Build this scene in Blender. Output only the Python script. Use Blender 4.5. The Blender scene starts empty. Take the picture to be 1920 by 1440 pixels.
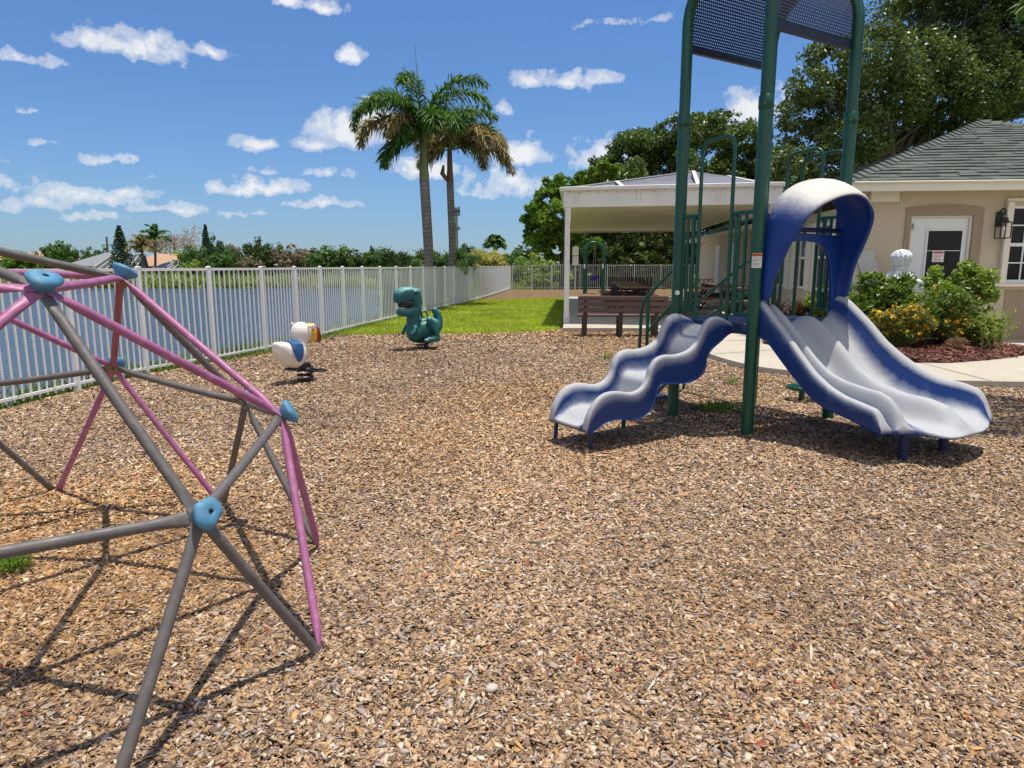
SUN_E, SKY_S, EXPO, CLOUD, CHIP = 4.2, .13, 0.25, 6.2, 1.0
import bpy, math, random
import numpy as np
from mathutils import Vector, Matrix

random.seed(7)
rng = np.random.default_rng(11)
SC = bpy.context.scene
COL = SC.collection
PI = math.pi

# ------------------------------------------------------------------ camera model (also used to take measures off the photo)
FPX, PITCH, EYE = 1297.8, 0.169, 1.4
CP, SP = math.cos(PITCH), math.sin(PITCH)

def ray(u, v):
    a = (u - 960) / FPX
    b = (720 - v) / FPX
    return Vector((a, CP + b * SP, -SP + b * CP))

def gp(u, v, z=0.0):
    d = ray(u, v)
    t = (z - EYE) / d.z
    return Vector((d.x * t, d.y * t, z))

def at(u, v, Y):
    d = ray(u, v)
    t = Y / d.y
    return Vector((d.x * t, Y, EYE + d.z * t))

def onwall(u, v, p0, d2):
    """point where the sight line meets the vertical plane through p0 with horizontal direction d2"""
    d = ray(u, v)
    n = Vector((d2[1], -d2[0]))
    t = (n.x * p0[0] + n.y * p0[1]) / (n.x * d.x + n.y * d.y)
    return Vector((d.x * t, d.y * t, EYE + d.z * t))

# ------------------------------------------------------------------ mesh builder
class MB:
    def __init__(s):
        s.v = []; s.f = []; s.fade = []

    def add(s, vs, fs, fade=0.0):
        o = len(s.v)
        s.v += [Vector(p) for p in vs]
        s.f += [tuple(i + o for i in f) for f in fs]
        s.fade += (list(fade) if hasattr(fade, '__len__') else [fade] * len(vs))
        return s

    def box(s, c, size, R=None):
        c = Vector(c); x, y, z = size[0] / 2, size[1] / 2, size[2] / 2
        vs = [Vector((i * x, j * y, k * z)) for k in (-1, 1) for j in (-1, 1) for i in (-1, 1)]
        if R is not None:
            vs = [R @ p for p in vs]
        return s.add([c + p for p in vs], [(0, 2, 3, 1), (4, 5, 7, 6), (0, 1, 5, 4), (2, 6, 7, 3), (0, 4, 6, 2), (1, 3, 7, 5)])

    def bar(s, p, q, w, h, up=(0, 0, 1)):
        p, q = Vector(p), Vector(q)
        t = (q - p); L = t.length; t.normalize()
        up = Vector(up)
        b = t.cross(up)
        if b.length < 1e-4:
            b = t.cross(Vector((0, 1, 0)))
        b.normalize(); n = b.cross(t).normalized()
        R = Matrix((t, b, n)).transposed()
        return s.box((p + q) / 2, (L, w, h), R)

    def loft(s, rings, closed=True, caps=True, fade=0.0):
        n = len(rings[0]); o = len(s.v)
        fs = []
        for i in range(len(rings) - 1):
            for j in range(n if closed else n - 1):
                k = (j + 1) % n
                fs.append((i * n + j, i * n + k, (i + 1) * n + k, (i + 1) * n + j))
        if caps and closed:
            fs.append(tuple(range(n - 1, -1, -1)))
            fs.append(tuple((len(rings) - 1) * n + j for j in range(n)))
        return s.add([p for r in rings for p in r], fs, fade)

    def tube(s, pts, r, n=10, caps=True, flat=None):
        pts = [Vector(p) for p in pts]
        rs = r if hasattr(r, '__len__') else [r] * len(pts)
        rings = []
        t0 = (pts[1] - pts[0]).normalized()
        a = Vector((0, 0, 1)) if abs(t0.z) < .9 else Vector((1, 0, 0))
        nrm = (a - t0 * a.dot(t0)).normalized()
        for i, p in enumerate(pts):
            if i == 0: t = t0
            elif i == len(pts) - 1: t = (pts[i] - pts[i - 1]).normalized()
            else:
                t = ((pts[i] - pts[i - 1]).normalized() + (pts[i + 1] - pts[i]).normalized())
                t = t.normalized() if t.length > 1e-6 else (pts[i + 1] - pts[i]).normalized()
            nrm = (nrm - t * nrm.dot(t)).normalized()
            b = t.cross(nrm)
            rings.append([p + (nrm * math.cos(2 * PI * k / n) + b * math.sin(2 * PI * k / n)) * rs[i] for k in range(n)])
        return s.loft(rings, True, caps)

    def lathe(s, prof, c=(0, 0, 0), n=20, R=None, lobes=None):
        c = Vector(c); rings = []
        for (r, z) in prof:
            ring = []
            for k in range(n):
                a = 2 * PI * k / n
                rr = r * (1 if lobes is None else lobes(a, z))
                p = Vector((rr * math.cos(a), rr * math.sin(a), z))
                ring.append(c + (R @ p if R is not None else p))
            rings.append(ring)
        return s.loft(rings)

    def ball(s, c, rad, R=None, n=14, m=9):
        c = Vector(c); rad = rad if hasattr(rad, '__len__') else (rad,) * 3
        rings = []
        for i in range(m + 1):
            th = PI * (i + .02) / (m + .04)
            ring = []
            for k in range(n):
                a = 2 * PI * k / n
                p = Vector((rad[0] * math.sin(th) * math.cos(a), rad[1] * math.sin(th) * math.sin(a), -rad[2] * math.cos(th)))
                ring.append(c + (R @ p if R is not None else p))
            rings.append(ring)
        return s.loft(rings)

    def prism(s, poly, z0, z1):
        n = len(poly)
        a = sum(poly[i][0] * poly[(i + 1) % n][1] - poly[(i + 1) % n][0] * poly[i][1] for i in range(n))
        if a < 0: poly = poly[::-1]
        vs = [Vector((p[0], p[1], z0)) for p in poly] + [Vector((p[0], p[1], z1)) for p in poly]
        fs = [tuple(range(n - 1, -1, -1)), tuple(range(n, 2 * n))]
        fs += [(i, (i + 1) % n, n + (i + 1) % n, n + i) for i in range(n)]
        return s.add(vs, fs)

    def merge(s, o):
        return s.add(o.v, o.f, o.fade)

def bez(pts, n=6):
    """Catmull-Rom resample"""
    pts = [Vector(p) for p in pts]
    P = [pts[0] * 2 - pts[1]] + pts + [pts[-1] * 2 - pts[-2]]
    out = []
    for i in range(1, len(P) - 2):
        for k in range(n):
            t = k / n
            a, b, c, d = P[i - 1], P[i], P[i + 1], P[i + 2]
            out.append(.5 * ((2 * b) + (c - a) * t + (2 * a - 5 * b + 4 * c - d) * t * t + (3 * b - a - 3 * c + d) * t ** 3))
    out.append(pts[-1])
    return out

def rounded(pts, r, n=5):
    """polyline with rounded corners"""
    pts = [Vector(p) for p in pts]
    out = [pts[0]]
    for i in range(1, len(pts) - 1):
        a, b, c = pts[i - 1], pts[i], pts[i + 1]
        d1 = (a - b); d2 = (c - b)
        q = min(r, d1.length * .49, d2.length * .49)
        p1 = b + d1.normalized() * q; p2 = b + d2.normalized() * q
        for k in range(n + 1):
            t = k / n
            out.append(p1 * (1 - t) ** 2 + b * 2 * t * (1 - t) + p2 * t * t)
    out.append(pts[-1])
    return out

def base_of(par):
    p = par
    off = Vector((0, 0, 0))
    while p is not None:
        off += p.location
        p = p.parent
    return off

def link(name, me, par=None):
    o = bpy.data.objects.new(name, me)
    COL.objects.link(o)
    if par is not None: o.parent = par
    return o

def shade(me, ang):
    if ang is None:
        return
    me.shade_smooth()
    if ang < 179:
        me.set_sharp_from_angle(angle=math.radians(ang))

def obj(name, mb, mat, par=None, smooth=40, bev=0, loc=None):
    """one mesh object; vertices are given in world space (or local space when loc is given)"""
    off = base_of(par) if loc is None else Vector((0, 0, 0))
    me = bpy.data.meshes.new(name)
    me.from_pydata([tuple(p - off) for p in mb.v], [], mb.f)
    if any(mb.fade):
        at_ = me.attributes.new('fade', 'FLOAT', 'POINT')
        at_.data.foreach_set('value', mb.fade)
    for m in (mat if isinstance(mat, (list, tuple)) else [mat]):
        me.materials.append(m)
    me.update()
    shade(me, smooth)
    o = link(name, me, par)
    if loc is not None: o.location = loc
    if bev:
        b = o.modifiers.new('Bevel', 'BEVEL'); b.width = bev; b.segments = 2; b.limit_method = 'ANGLE'; b.angle_limit = math.radians(50)
    return o

def tag(o, label=None, cat=None, group=None, kind=None):
    if label: o['label'] = label
    if cat: o['category'] = cat
    if group: o['group'] = group
    if kind: o['kind'] = kind
    return o

def empty(name, loc, label, cat, group=None):
    o = bpy.data.objects.new(name, None)
    o.empty_display_size = .2
    COL.objects.link(o)
    o.location = loc
    return tag(o, label, cat, group)

def struct(name, mb, mat, smooth=None):
    return tag(obj(name, mb, mat, None, smooth), kind='structure')

def top(name, mb, mat, loc, label, cat, group=None, smooth=40, bev=0):
    """a thing that is one mesh, its origin at loc; vertices in world space"""
    loc = Vector(loc)
    m2 = MB(); m2.add([p - loc for p in mb.v], mb.f, mb.fade)
    return tag(obj(name, m2, mat, None, smooth, bev, loc=loc), label, cat, group)

def copy_tree(o, parent=None):
    c = o.copy(); COL.objects.link(c); c.parent = parent
    for ch in list(o.children): copy_tree(ch, c)
    return c

def fuse(mb, voxel, it=4, fac=.5):
    """melt overlapping lumps into one continuous skin"""
    me = bpy.data.meshes.new('tmp'); me.from_pydata([tuple(p) for p in mb.v], [], mb.f); me.update()
    o = bpy.data.objects.new('tmp', me); COL.objects.link(o)
    r = o.modifiers.new('R', 'REMESH'); r.mode = 'VOXEL'; r.voxel_size = voxel
    if it:
        sm = o.modifiers.new('S', 'SMOOTH'); sm.iterations = it; sm.factor = fac
    dg = bpy.context.evaluated_depsgraph_get()
    m2 = bpy.data.meshes.new_from_object(o.evaluated_get(dg))
    out = MB(); out.add([v.co.copy() for v in m2.vertices], [tuple(p.vertices) for p in m2.polygons])
    bpy.data.objects.remove(o); bpy.data.meshes.remove(me); bpy.data.meshes.remove(m2)
    return out

def quads_mesh(name, V, nq, Q, mat, col=None):
    """fast mesh of quads from numpy: V (N,3), Q (M,4)"""
    me = bpy.data.meshes.new(name)
    me.vertices.add(len(V)); me.vertices.foreach_set('co', np.ascontiguousarray(V, dtype=np.float32).ravel())
    me.loops.add(len(Q) * 4); me.loops.foreach_set('vertex_index', np.ascontiguousarray(Q, dtype=np.int32).ravel())
    me.polygons.add(len(Q)); me.polygons.foreach_set('loop_start', np.arange(0, len(Q) * 4, 4, dtype=np.int32))
    me.update(calc_edges=True)
    if col is not None:
        a = me.attributes.new('col', 'FLOAT_COLOR', 'POINT')
        a.data.foreach_set('color', np.ascontiguousarray(col, dtype=np.float32).ravel())
    for m in (mat if isinstance(mat, (list, tuple)) else [mat]): me.materials.append(m)
    return me

def text_mb(txt, size, origin, ex, ey, depth=.0006, align='CENTER'):
    cu = bpy.data.curves.new('tmp', 'FONT'); cu.body = txt; cu.size = size; cu.align_x = align; cu.resolution_u = 1
    cu.extrude = depth
    o = bpy.data.objects.new('tmp', cu); COL.objects.link(o)
    dg = bpy.context.evaluated_depsgraph_get()
    m = bpy.data.meshes.new_from_object(o.evaluated_get(dg))
    ex, ey = Vector(ex).normalized(), Vector(ey).normalized(); ez = ex.cross(ey)
    out = MB(); out.add([Vector(origin) + ex * v.co.x + ey * v.co.y + ez * v.co.z for v in m.vertices], [tuple(p.vertices) for p in m.polygons])
    bpy.data.objects.remove(o); bpy.data.curves.remove(cu); bpy.data.meshes.remove(m)
    return out

# ------------------------------------------------------------------ materials
def srgb(r, g, b):
    f = lambda c: (c / 255 / 12.92) if c / 255 <= .04045 else ((c / 255 + .055) / 1.055) ** 2.4
    return (f(r), f(g), f(b), 1)

class NT:
    def __init__(s, m):
        s.nt = m.node_tree; s.n = s.nt.nodes; s.l = s.nt.links
    def node(s, t, **k):
        n = s.n.new(t)
        for a, b in k.items():
            if a == 'ins':
                for i, x in b.items():
                    if hasattr(x, 'is_output') or isinstance(x, bpy.types.NodeSocket): s.l.new(x, n.inputs[i])
                    else: n.inputs[i].default_value = x
            else: setattr(n, a, b)
        return n
    def noise(s, scale, detail=4, rough=.55, vec=None, dist=0):
        n = s.node('ShaderNodeTexNoise', ins={'Scale': scale, 'Detail': detail, 'Roughness': rough, 'Distortion': dist})
        if vec is not None: s.l.new(vec, n.inputs['Vector'])
        return n.outputs['Fac']
    def ramp(s, fac, stops, interp='LINEAR'):
        n = s.node('ShaderNodeValToRGB'); n.color_ramp.interpolation = interp
        e = n.color_ramp.elements
        while len(e) < len(stops): e.new(.5)
        for i, (p, c) in enumerate(stops):
            e[i].position = p; e[i].color = c if hasattr(c, '__len__') else (c, c, c, 1)
        s.l.new(fac, n.inputs[0])
        return n.outputs[0]
    def mix(s, fac, a, b, mode='MIX'):
        n = s.node('ShaderNodeMix', data_type='RGBA', blend_type=mode)
        for i, x in ((0, fac), (6, a), (7, b)):
            if isinstance(x, bpy.types.NodeSocket): s.l.new(x, n.inputs[i])
            else: n.inputs[i].default_value = x
        return n.outputs[2]
    def math(s, op, a, b=0.0, clamp=False):
        n = s.node('ShaderNodeMath', operation=op, use_clamp=clamp)
        for i, x in ((0, a), (1, b)):
            if isinstance(x, bpy.types.NodeSocket): s.l.new(x, n.inputs[i])
            else: n.inputs[i].default_value = x
        return n.outputs[0]
    def bump(s, h, dist=.01, strength=.5):
        n = s.node('ShaderNodeBump', ins={'Strength': strength, 'Distance': dist})
        s.l.new(h, n.inputs['Height'])
        return n.outputs[0]
    def coord(s, out='Object'):
        return s.node('ShaderNodeTexCoord').outputs[out]
    def attr(s, name, out='Fac'):
        return s.node('ShaderNodeAttribute', attribute_name=name).outputs[out]

def new_mat(name):
    m = bpy.data.materials.new(name); m.use_nodes = True
    t = NT(m); b = t.n['Principled BSDF']
    return m, t, b

def M(name, c, rough=.5, var=.12, scale=6, spec=.5, metal=0, bump=0, bscale=40, dirt=None, dscale=2.5, damt=.5):
    """painted / solid surface with slight tone variation, optional dirt patches and fine bump"""
    m, t, b = new_mat(name)
    co = t.coord('Object')
    n = t.noise(scale, 5, .6, co)
    dark = tuple(x * (1 - var) for x in c[:3]) + (1,)
    lite = tuple(min(1, x * (1 + var)) for x in c[:3]) + (1,)
    col = t.ramp(n, [(.3, dark), (.7, lite)])
    if dirt:
        dn = t.ramp(t.noise(dscale, 6, .65, co), [(.5, 0.0), (.72, 1.0)])
        col = t.mix(t.math('MULTIPLY', dn, damt), col, dirt)
    t.l.new(col, b.inputs['Base Color'])
    rn = t.ramp(t.noise(scale * 2.3, 4, .6, co), [(.3, max(0.03, rough - .1)), (.7, min(1, rough + .1))])
    t.l.new(rn, b.inputs['Roughness'])
    b.inputs['Metallic'].default_value = metal
    b.inputs['Specular IOR Level'].default_value = spec
    if bump:
        t.l.new(t.bump(t.noise(bscale, 4, .6, co), bump, .6), b.inputs['Normal'])
    return m

def leaf_mat(name, cols, trans=.35, rough=.55, spec=.35):
    """leaves: each leaf its own tone"""
    m, t, b = new_mat(name)
    g = t.node('ShaderNodeNewGeometry').outputs['Random Per Island']
    n = len(cols)
    col = t.ramp(g, [(i / max(1, n - 1), c) for i, c in enumerate(cols)])
    cl = t.noise(.9, 3, .5, t.coord('Object'))
    col = t.mix(1.0, col, t.ramp(cl, [(.3, .72), (.7, 1.25)]), 'MULTIPLY')
    t.l.new(col, b.inputs['Base Color'])
    b.inputs['Roughness'].default_value = rough
    b.inputs['Specular IOR Level'].default_value = spec
    tr = t.node('ShaderNodeBsdfTranslucent')
    tc = t.mix(1.0, col, (1.15, 1.25, .55, 1), 'MULTIPLY')
    t.l.new(tc, tr.inputs[0])
    mx = t.node('ShaderNodeMixShader'); mx.inputs[0].default_value = trans
    t.l.new(b.outputs[0], mx.inputs[1]); t.l.new(tr.outputs[0], mx.inputs[2])
    t.l.new(mx.outputs[0], t.n['Material Output'].inputs[0])
    return m

def faded_plastic(name, c, faded):
    """coloured plastic bleached by years of sun where the 'fade' map says so"""
    m, t, b = new_mat(name)
    co = t.coord('Object')
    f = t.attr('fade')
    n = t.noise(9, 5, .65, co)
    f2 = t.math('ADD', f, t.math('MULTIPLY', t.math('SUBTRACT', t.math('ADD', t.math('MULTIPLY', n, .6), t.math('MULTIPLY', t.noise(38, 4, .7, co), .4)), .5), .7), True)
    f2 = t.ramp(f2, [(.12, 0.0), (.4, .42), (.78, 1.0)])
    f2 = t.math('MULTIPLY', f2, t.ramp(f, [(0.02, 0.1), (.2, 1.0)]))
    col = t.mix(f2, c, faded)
    rt = t.node('ShaderNodeMapping', ins={'Rotation': (0, 0, 1.01)}); t.l.new(co, rt.inputs[0])
    sc = t.node('ShaderNodeMapping', ins={'Scale': (3, 46, 3)}); t.l.new(rt.outputs[0], sc.inputs[0])
    scr = t.ramp(t.noise(5, 4, .75, sc.outputs[0]), [(.56, 0.0), (.72, .45)])
    col = t.mix(t.math('MULTIPLY', scr, f), col, (.26, .25, .245, 1))
    spt = t.ramp(t.noise(26, 4, .7, co, .8), [(.66, 0.0), (.74, .55)])
    spt = t.math('MULTIPLY', spt, t.ramp(t.noise(3.1, 3, .6, co), [(.45, 0.0), (.62, 1.0)]))
    col = t.mix(spt, col, (.13, .105, .085, 1))
    t.l.new(col, b.inputs['Base Color'])
    rg = t.math('ADD', t.math('MULTIPLY', f2, .3), .33)
    t.l.new(rg, b.inputs['Roughness'])
    b.inputs['Specular IOR Level'].default_value = .4
    t.l.new(t.bump(t.noise(120, 3, .6, co), .001, .35), b.inputs['Normal'])
    return m
# ------------------------------------------------------------------ camera, sun, sky
cam = bpy.data.cameras.new('camera'); co_ = bpy.data.objects.new('camera', cam); COL.objects.link(co_)
co_.location = (0, 0, EYE); co_.rotation_euler = (PI / 2 - PITCH, 0, 0)
cam.sensor_width = 36; cam.sensor_fit = 'HORIZONTAL'; cam.lens = 36 * FPX / 1920
cam.clip_start = .05; cam.clip_end = 6000
SC.camera = co_

SUN = Vector((.13, .035, 1)).normalized()          # towards the sun: almost overhead
sun = bpy.data.lights.new('sun', 'SUN'); sun.energy = SUN_E; sun.angle = math.radians(.53); sun.color = (1, .94, .84)
so = bpy.data.objects.new('sun', sun); COL.objects.link(so)
so.rotation_euler = SUN.to_track_quat('Z', 'Y').to_euler(); so.location = (3, 3, 30)

W = bpy.data.worlds.new('World'); SC.world = W; W.use_nodes = True
w = NT(W); bg = w.n['Background']
sky = w.node('ShaderNodeTexSky', sky_type='NISHITA'); sky.sun_disc = False
sky.sun_elevation = math.asin(SUN.z); sky.sun_rotation = math.atan2(SUN.x, SUN.y)
sky.altitude = 0; sky.air_density = 1.0; sky.dust_density = .15; sky.ozone_density = 1.6
vec0 = w.coord('Generated'); vz = w.node('ShaderNodeSeparateXYZ'); w.l.new(vec0, vz.inputs[0])
tint = w.ramp(vz.outputs[2], [(0.0, (.31, .43, .66, 1)), (.12, (.40, .54, .74, 1)), (.4, (.43, .62, .86, 1)), (.75, (.62, .74, .86, 1)), (1.0, (.8, .84, .86, 1))])
hs = w.node('ShaderNodeMix', data_type='RGBA', blend_type='MULTIPLY'); hs.inputs[0].default_value = 1.0
w.l.new(sky.outputs[0], hs.inputs[6]); w.l.new(tint, hs.inputs[7])
# cumulus clouds: soft patches of the sky dome, torn by fractal noise
vec = w.coord('Generated')
wn = w.node('ShaderNodeTexNoise', noise_dimensions='3D', ins={'Scale': 30, 'Detail': 6, 'Roughness': .6}); w.l.new(vec, wn.inputs['Vector'])
wo = w.node('ShaderNodeVectorMath', operation='SUBTRACT'); w.l.new(wn.outputs['Color'], wo.inputs[0]); wo.inputs[1].default_value = (.5, .5, .5)
ws = w.node('ShaderNodeVectorMath', operation='SCALE'); w.l.new(wo.outputs[0], ws.inputs[0]); ws.inputs['Scale'].default_value = .028
wa = w.node('ShaderNodeVectorMath', operation='ADD'); w.l.new(vec, wa.inputs[0]); w.l.new(ws.outputs[0], wa.inputs[1])
CL = [(205, 82, 75, 26, 1), (268, 92, 80, 30, 1), (385, 99, 42, 15, .8), (40, 110, 62, 15, .8), (600, 12, 55, 18, 1), (540, 2, 30, 12, .9), (655, 102, 25, 21, 1),
      (990, 150, 45, 22, 1), (1070, 155, 90, 20, 1), (490, 273, 55, 19, .9), (590, 272, 50, 22, .8), (660, 248, 100, 46, 1.1), (705, 225, 50, 40, 1),
      (440, 357, 50, 17, .8), (500, 352, 75, 20, 1), (615, 325, 50, 11, .6), (200, 301, 38, 14, .8), (245, 295, 20, 8, .6),
      (95, 272, 34, 8, .5), (620, 382, 66, 15, .8), (455, 402, 40, 11, .8), (310, 392, 66, 15, .8), (165, 408, 60, 11, .7), (50, 382, 80, 22, .7), (160, 368, 110, 20, .75),
      (240, 362, 50, 14, .7), (970, 288, 68, 36, 1.05), (955, 350, 95, 32, .9), (945, 205, 22, 16, .8), (800, 320, 80, 26, .9), (500, 320, 42, 9, .6),
      (1130, 298, 70, 40, 1), (1410, 212, 70, 42, 1.1), (1300, 235, 60, 25, .5), (61, 206, 22, 8, .5), (285, 335, 16, 6, .5), (1180, 38, 160, 9, .35), (900, 365, 60, 14, .6), (540, 385, 30, 8, .5),
      (1500, 40, 60, 12, .25), (-250, 330, 200, 50, 1), (-350, 120, 160, 60, 1), (2400, 300, 250, 80, 1), (2900, 120, 200, 80, 1), (300, -300, 200, 50, .9), (1700, -500, 200, 60, .9)]
acc = None
for (u, v, ww, hh, a) in CL:
    d = ray(u, v).normalized()
    r = d.cross(Vector((0, 0, 1))).normalized(); up = r.cross(d)
    sw, sh = ww * .92 / FPX, hh * .98 / FPX
    sb = w.node('ShaderNodeVectorMath', operation='SUBTRACT'); w.l.new(wa.outputs[0], sb.inputs[0]); sb.inputs[1].default_value = d
    dx = w.node('ShaderNodeVectorMath', operation='DOT_PRODUCT'); w.l.new(sb.outputs[0], dx.inputs[0]); dx.inputs[1].default_value = r / sw
    dy = w.node('ShaderNodeVectorMath', operation='DOT_PRODUCT'); w.l.new(sb.outputs[0], dy.inputs[0]); dy.inputs[1].default_value = up / sh
    dz = w.node('ShaderNodeVectorMath', operation='DOT_PRODUCT'); w.l.new(sb.outputs[0], dz.inputs[0]); dz.inputs[1].default_value = d / sw
    y2 = w.math('MAXIMUM', dy.outputs['Value'], w.math('MULTIPLY', dy.outputs['Value'], -1.7))
    cb = w.node('ShaderNodeCombineXYZ'); w.l.new(dx.outputs['Value'], cb.inputs[0]); w.l.new(y2, cb.inputs[1]); w.l.new(dz.outputs['Value'], cb.inputs[2])
    ln = w.node('ShaderNodeVectorMath', operation='LENGTH'); w.l.new(cb.outputs[0], ln.inputs[0])
    val = w.math('MULTIPLY', w.math('SUBTRACT', 1.25, ln.outputs['Value'], True), a)
    acc = val if acc is None else w.math('MAXIMUM', acc, val)
fn = w.noise(40, 8, .6, vec)
dens = w.math('ADD', acc, w.math('MULTIPLY', w.math('SUBTRACT', fn, .54), w.ramp(acc, [(0, 0.0), (.12, 2.3)])))
alpha = w.ramp(dens, [(.10, 0.0), (.45, .42), (.95, .92)], 'EASE')
shd = w.ramp(w.noise(16, 4, .5, vec), [(.3, (.78, .83, .9, 1)), (.62, (1, 1, 1, 1))])
cc = w.mix(1.0, shd, (CLOUD, CLOUD * .995, CLOUD * .99, 1), 'MULTIPLY')
wc = w.mix(alpha, hs.outputs[2], cc)
# added unseen cloud bank behind the viewer, fill light for camera-facing surfaces
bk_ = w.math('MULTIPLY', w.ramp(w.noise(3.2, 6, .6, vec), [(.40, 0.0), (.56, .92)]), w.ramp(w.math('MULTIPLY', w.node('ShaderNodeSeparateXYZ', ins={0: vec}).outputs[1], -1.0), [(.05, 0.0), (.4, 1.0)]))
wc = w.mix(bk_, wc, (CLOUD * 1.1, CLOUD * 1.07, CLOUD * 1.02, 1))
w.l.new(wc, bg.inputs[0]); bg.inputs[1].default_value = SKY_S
SC.view_settings.view_transform = 'Standard'; SC.view_settings.look = 'None'; SC.view_settings.gamma = 1
SC.view_settings.exposure = EXPO
SC.render.engine = 'CYCLES'
SC.cycles.max_bounces = 8; SC.cycles.transparent_max_bounces = 12
SC.cycles.use_denoising = True

# ------------------------------------------------------------------ where things lie
FENCE = [Vector((-6.35, 1.2)), Vector((-5.75, 4.0))] + [gp(u, v).to_2d() for u, v in [(0, 770), (115, 741), (277, 702), (490, 663), (620, 629), (720, 604), (830, 579), (900, 562)]] + [Vector((-.1, 41.8))]
def fence_x(y):
    for a, b in zip(FENCE, FENCE[1:]):
        if a.y <= y <= b.y: return a.x + (b.x - a.x) * (y - a.y) / (b.y - a.y)
    return FENCE[0].x if y < FENCE[0].y else FENCE[-1].x
WATER_Z = -.8
SHORE = [(-8.2, -40), (-8.0, -6)] + [(fence_x(y) - 1.75, y) for y in (1.5, 5, 9, 13, 18, 24)] + [(-3.9, 31), (-5.2, 38), (-8, 50), (-12.2, 64), (-15, 70), (-22, 71.5), (-34, 70), (-50, 71), (-75, 69), (-110, 70.5), (-260, 68), (-260, -40)]

def inside(P, x, y):
    x = np.asarray(x); y = np.asarray(y); c = np.zeros(x.shape, bool); n = len(P); j = n - 1
    for i in range(n):
        xi, yi = P[i][0], P[i][1]; xj, yj = P[j][0], P[j][1]
        if yi != yj:
            c ^= ((yi > y) != (yj > y)) & (x < (xj - xi) * (y - yi) / (yj - yi) + xi)
        j = i
    return c
def dist_to(P, x, y, closed=True):
    d = np.full(np.shape(x), 1e9); n = len(P)
    for i in range(n if closed else n - 1):
        ax, ay = P[i][0], P[i][1]; bx, by = P[(i + 1) % n][0], P[(i + 1) % n][1]
        L = (bx - ax) ** 2 + (by - ay) ** 2
        t = np.clip(((x - ax) * (bx - ax) + (y - ay) * (by - ay)) / max(L, 1e-9), 0, 1)
        d = np.minimum(d, np.hypot(x - ax - t * (bx - ax), y - ay - t * (by - ay)))
    return d
def terrain(x, y):
    x = np.asarray(x, float); y = np.asarray(y, float)
    ins = inside(SHORE, x, y); d = dist_to(SHORE, x, y)
    near = np.clip(d / 1.65, 0, 1) ** .8 * .79 - .81
    far = -.85 + np.clip(d / 9, 0, 1) * .55
    k = np.clip((y - 34) / 14, 0, 1)
    z = near * (1 - k) + far * k
    return np.where(ins, -.85 - np.clip(d, 0, 1.2), z) - .015

gx = np.unique(np.concatenate([np.arange(-14, 14, .6), np.linspace(-120, -14, 54), np.linspace(14, 90, 26), [-3000, -1200, -500, -260, 150, 400, 1200, 3000]]))
gy = np.unique(np.concatenate([np.arange(0, 46, .9), np.linspace(46, 110, 44), [-60, -20, -8, 130, 180, 300, 700, 1600, 3500]]))
X, Y = np.meshgrid(gx, gy); Z = terrain(X, Y)
nx, ny = len(gx), len(gy)
I = np.arange(nx * ny).reshape(ny, nx)
Q = np.stack([I[:-1, :-1], I[:-1, 1:], I[1:, 1:], I[1:, :-1]], -1).reshape(-1, 4)
m, t, b = new_mat('rough grass')
co = t.coord('Object')
c1 = t.ramp(t.noise(.35, 6, .6, co), [(.3, srgb(78, 98, 42)), (.55, srgb(112, 132, 58)), (.75, srgb(140, 142, 78))])
c2 = t.ramp(t.noise(9, 6, .7, co), [(.3, .55), (.7, 1.25)])
t.l.new(t.mix(1.0, c1, c2, 'MULTIPLY'), b.inputs['Base Color']); b.inputs['Roughness'].default_value = .9
b.inputs['Specular IOR Level'].default_value = .1
t.l.new(t.bump(t.noise(14, 6, .7, co), .06, .8), b.inputs['Normal'])
me = quads_mesh('ground', np.stack([X, Y, Z], -1).reshape(-1, 3), 0, Q, m)
me.shade_smooth()
tag(link('ground', me), kind='structure')

# lake
m, t, b = new_mat('lake water')
co = t.coord('Object')
mp = t.node('ShaderNodeMapping', ins={'Scale': (1, 1.0, 1), 'Rotation': (0, 0, .5)}); t.l.new(co, mp.inputs[0])
b.inputs['Base Color'].default_value = srgb(66, 80, 100); b.inputs['Roughness'].default_value = .18
b.inputs['IOR'].default_value = 1.33
h = t.math('ADD', t.noise(3.2, 5, .62, mp.outputs[0], .6), t.math('MULTIPLY', t.noise(.7, 3, .5, mp.outputs[0]), 1.2))
h = t.math('MULTIPLY', h, t.ramp(t.noise(.09, 4, .6, co), [(.35, .35), (.65, 1.15)]))
t.l.new(t.bump(h, .2, 1.0), b.inputs['Normal'])
wm = MB(); wm.add([(-300, -45, WATER_Z), (2, -45, WATER_Z), (2, 90, WATER_Z), (-300, 90, WATER_Z)], [(0, 1, 2, 3)])
# keep the sheet to the lake side of the bank
wm = MB(); wm.add([(p[0] + (.35 if -40 < p[1] < 60 and p[0] > -200 else 0), p[1] + (.5 if p[1] > 66 else 0), WATER_Z) for p in SHORE], [tuple(range(len(SHORE)))])
struct('lake', wm, m)

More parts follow.
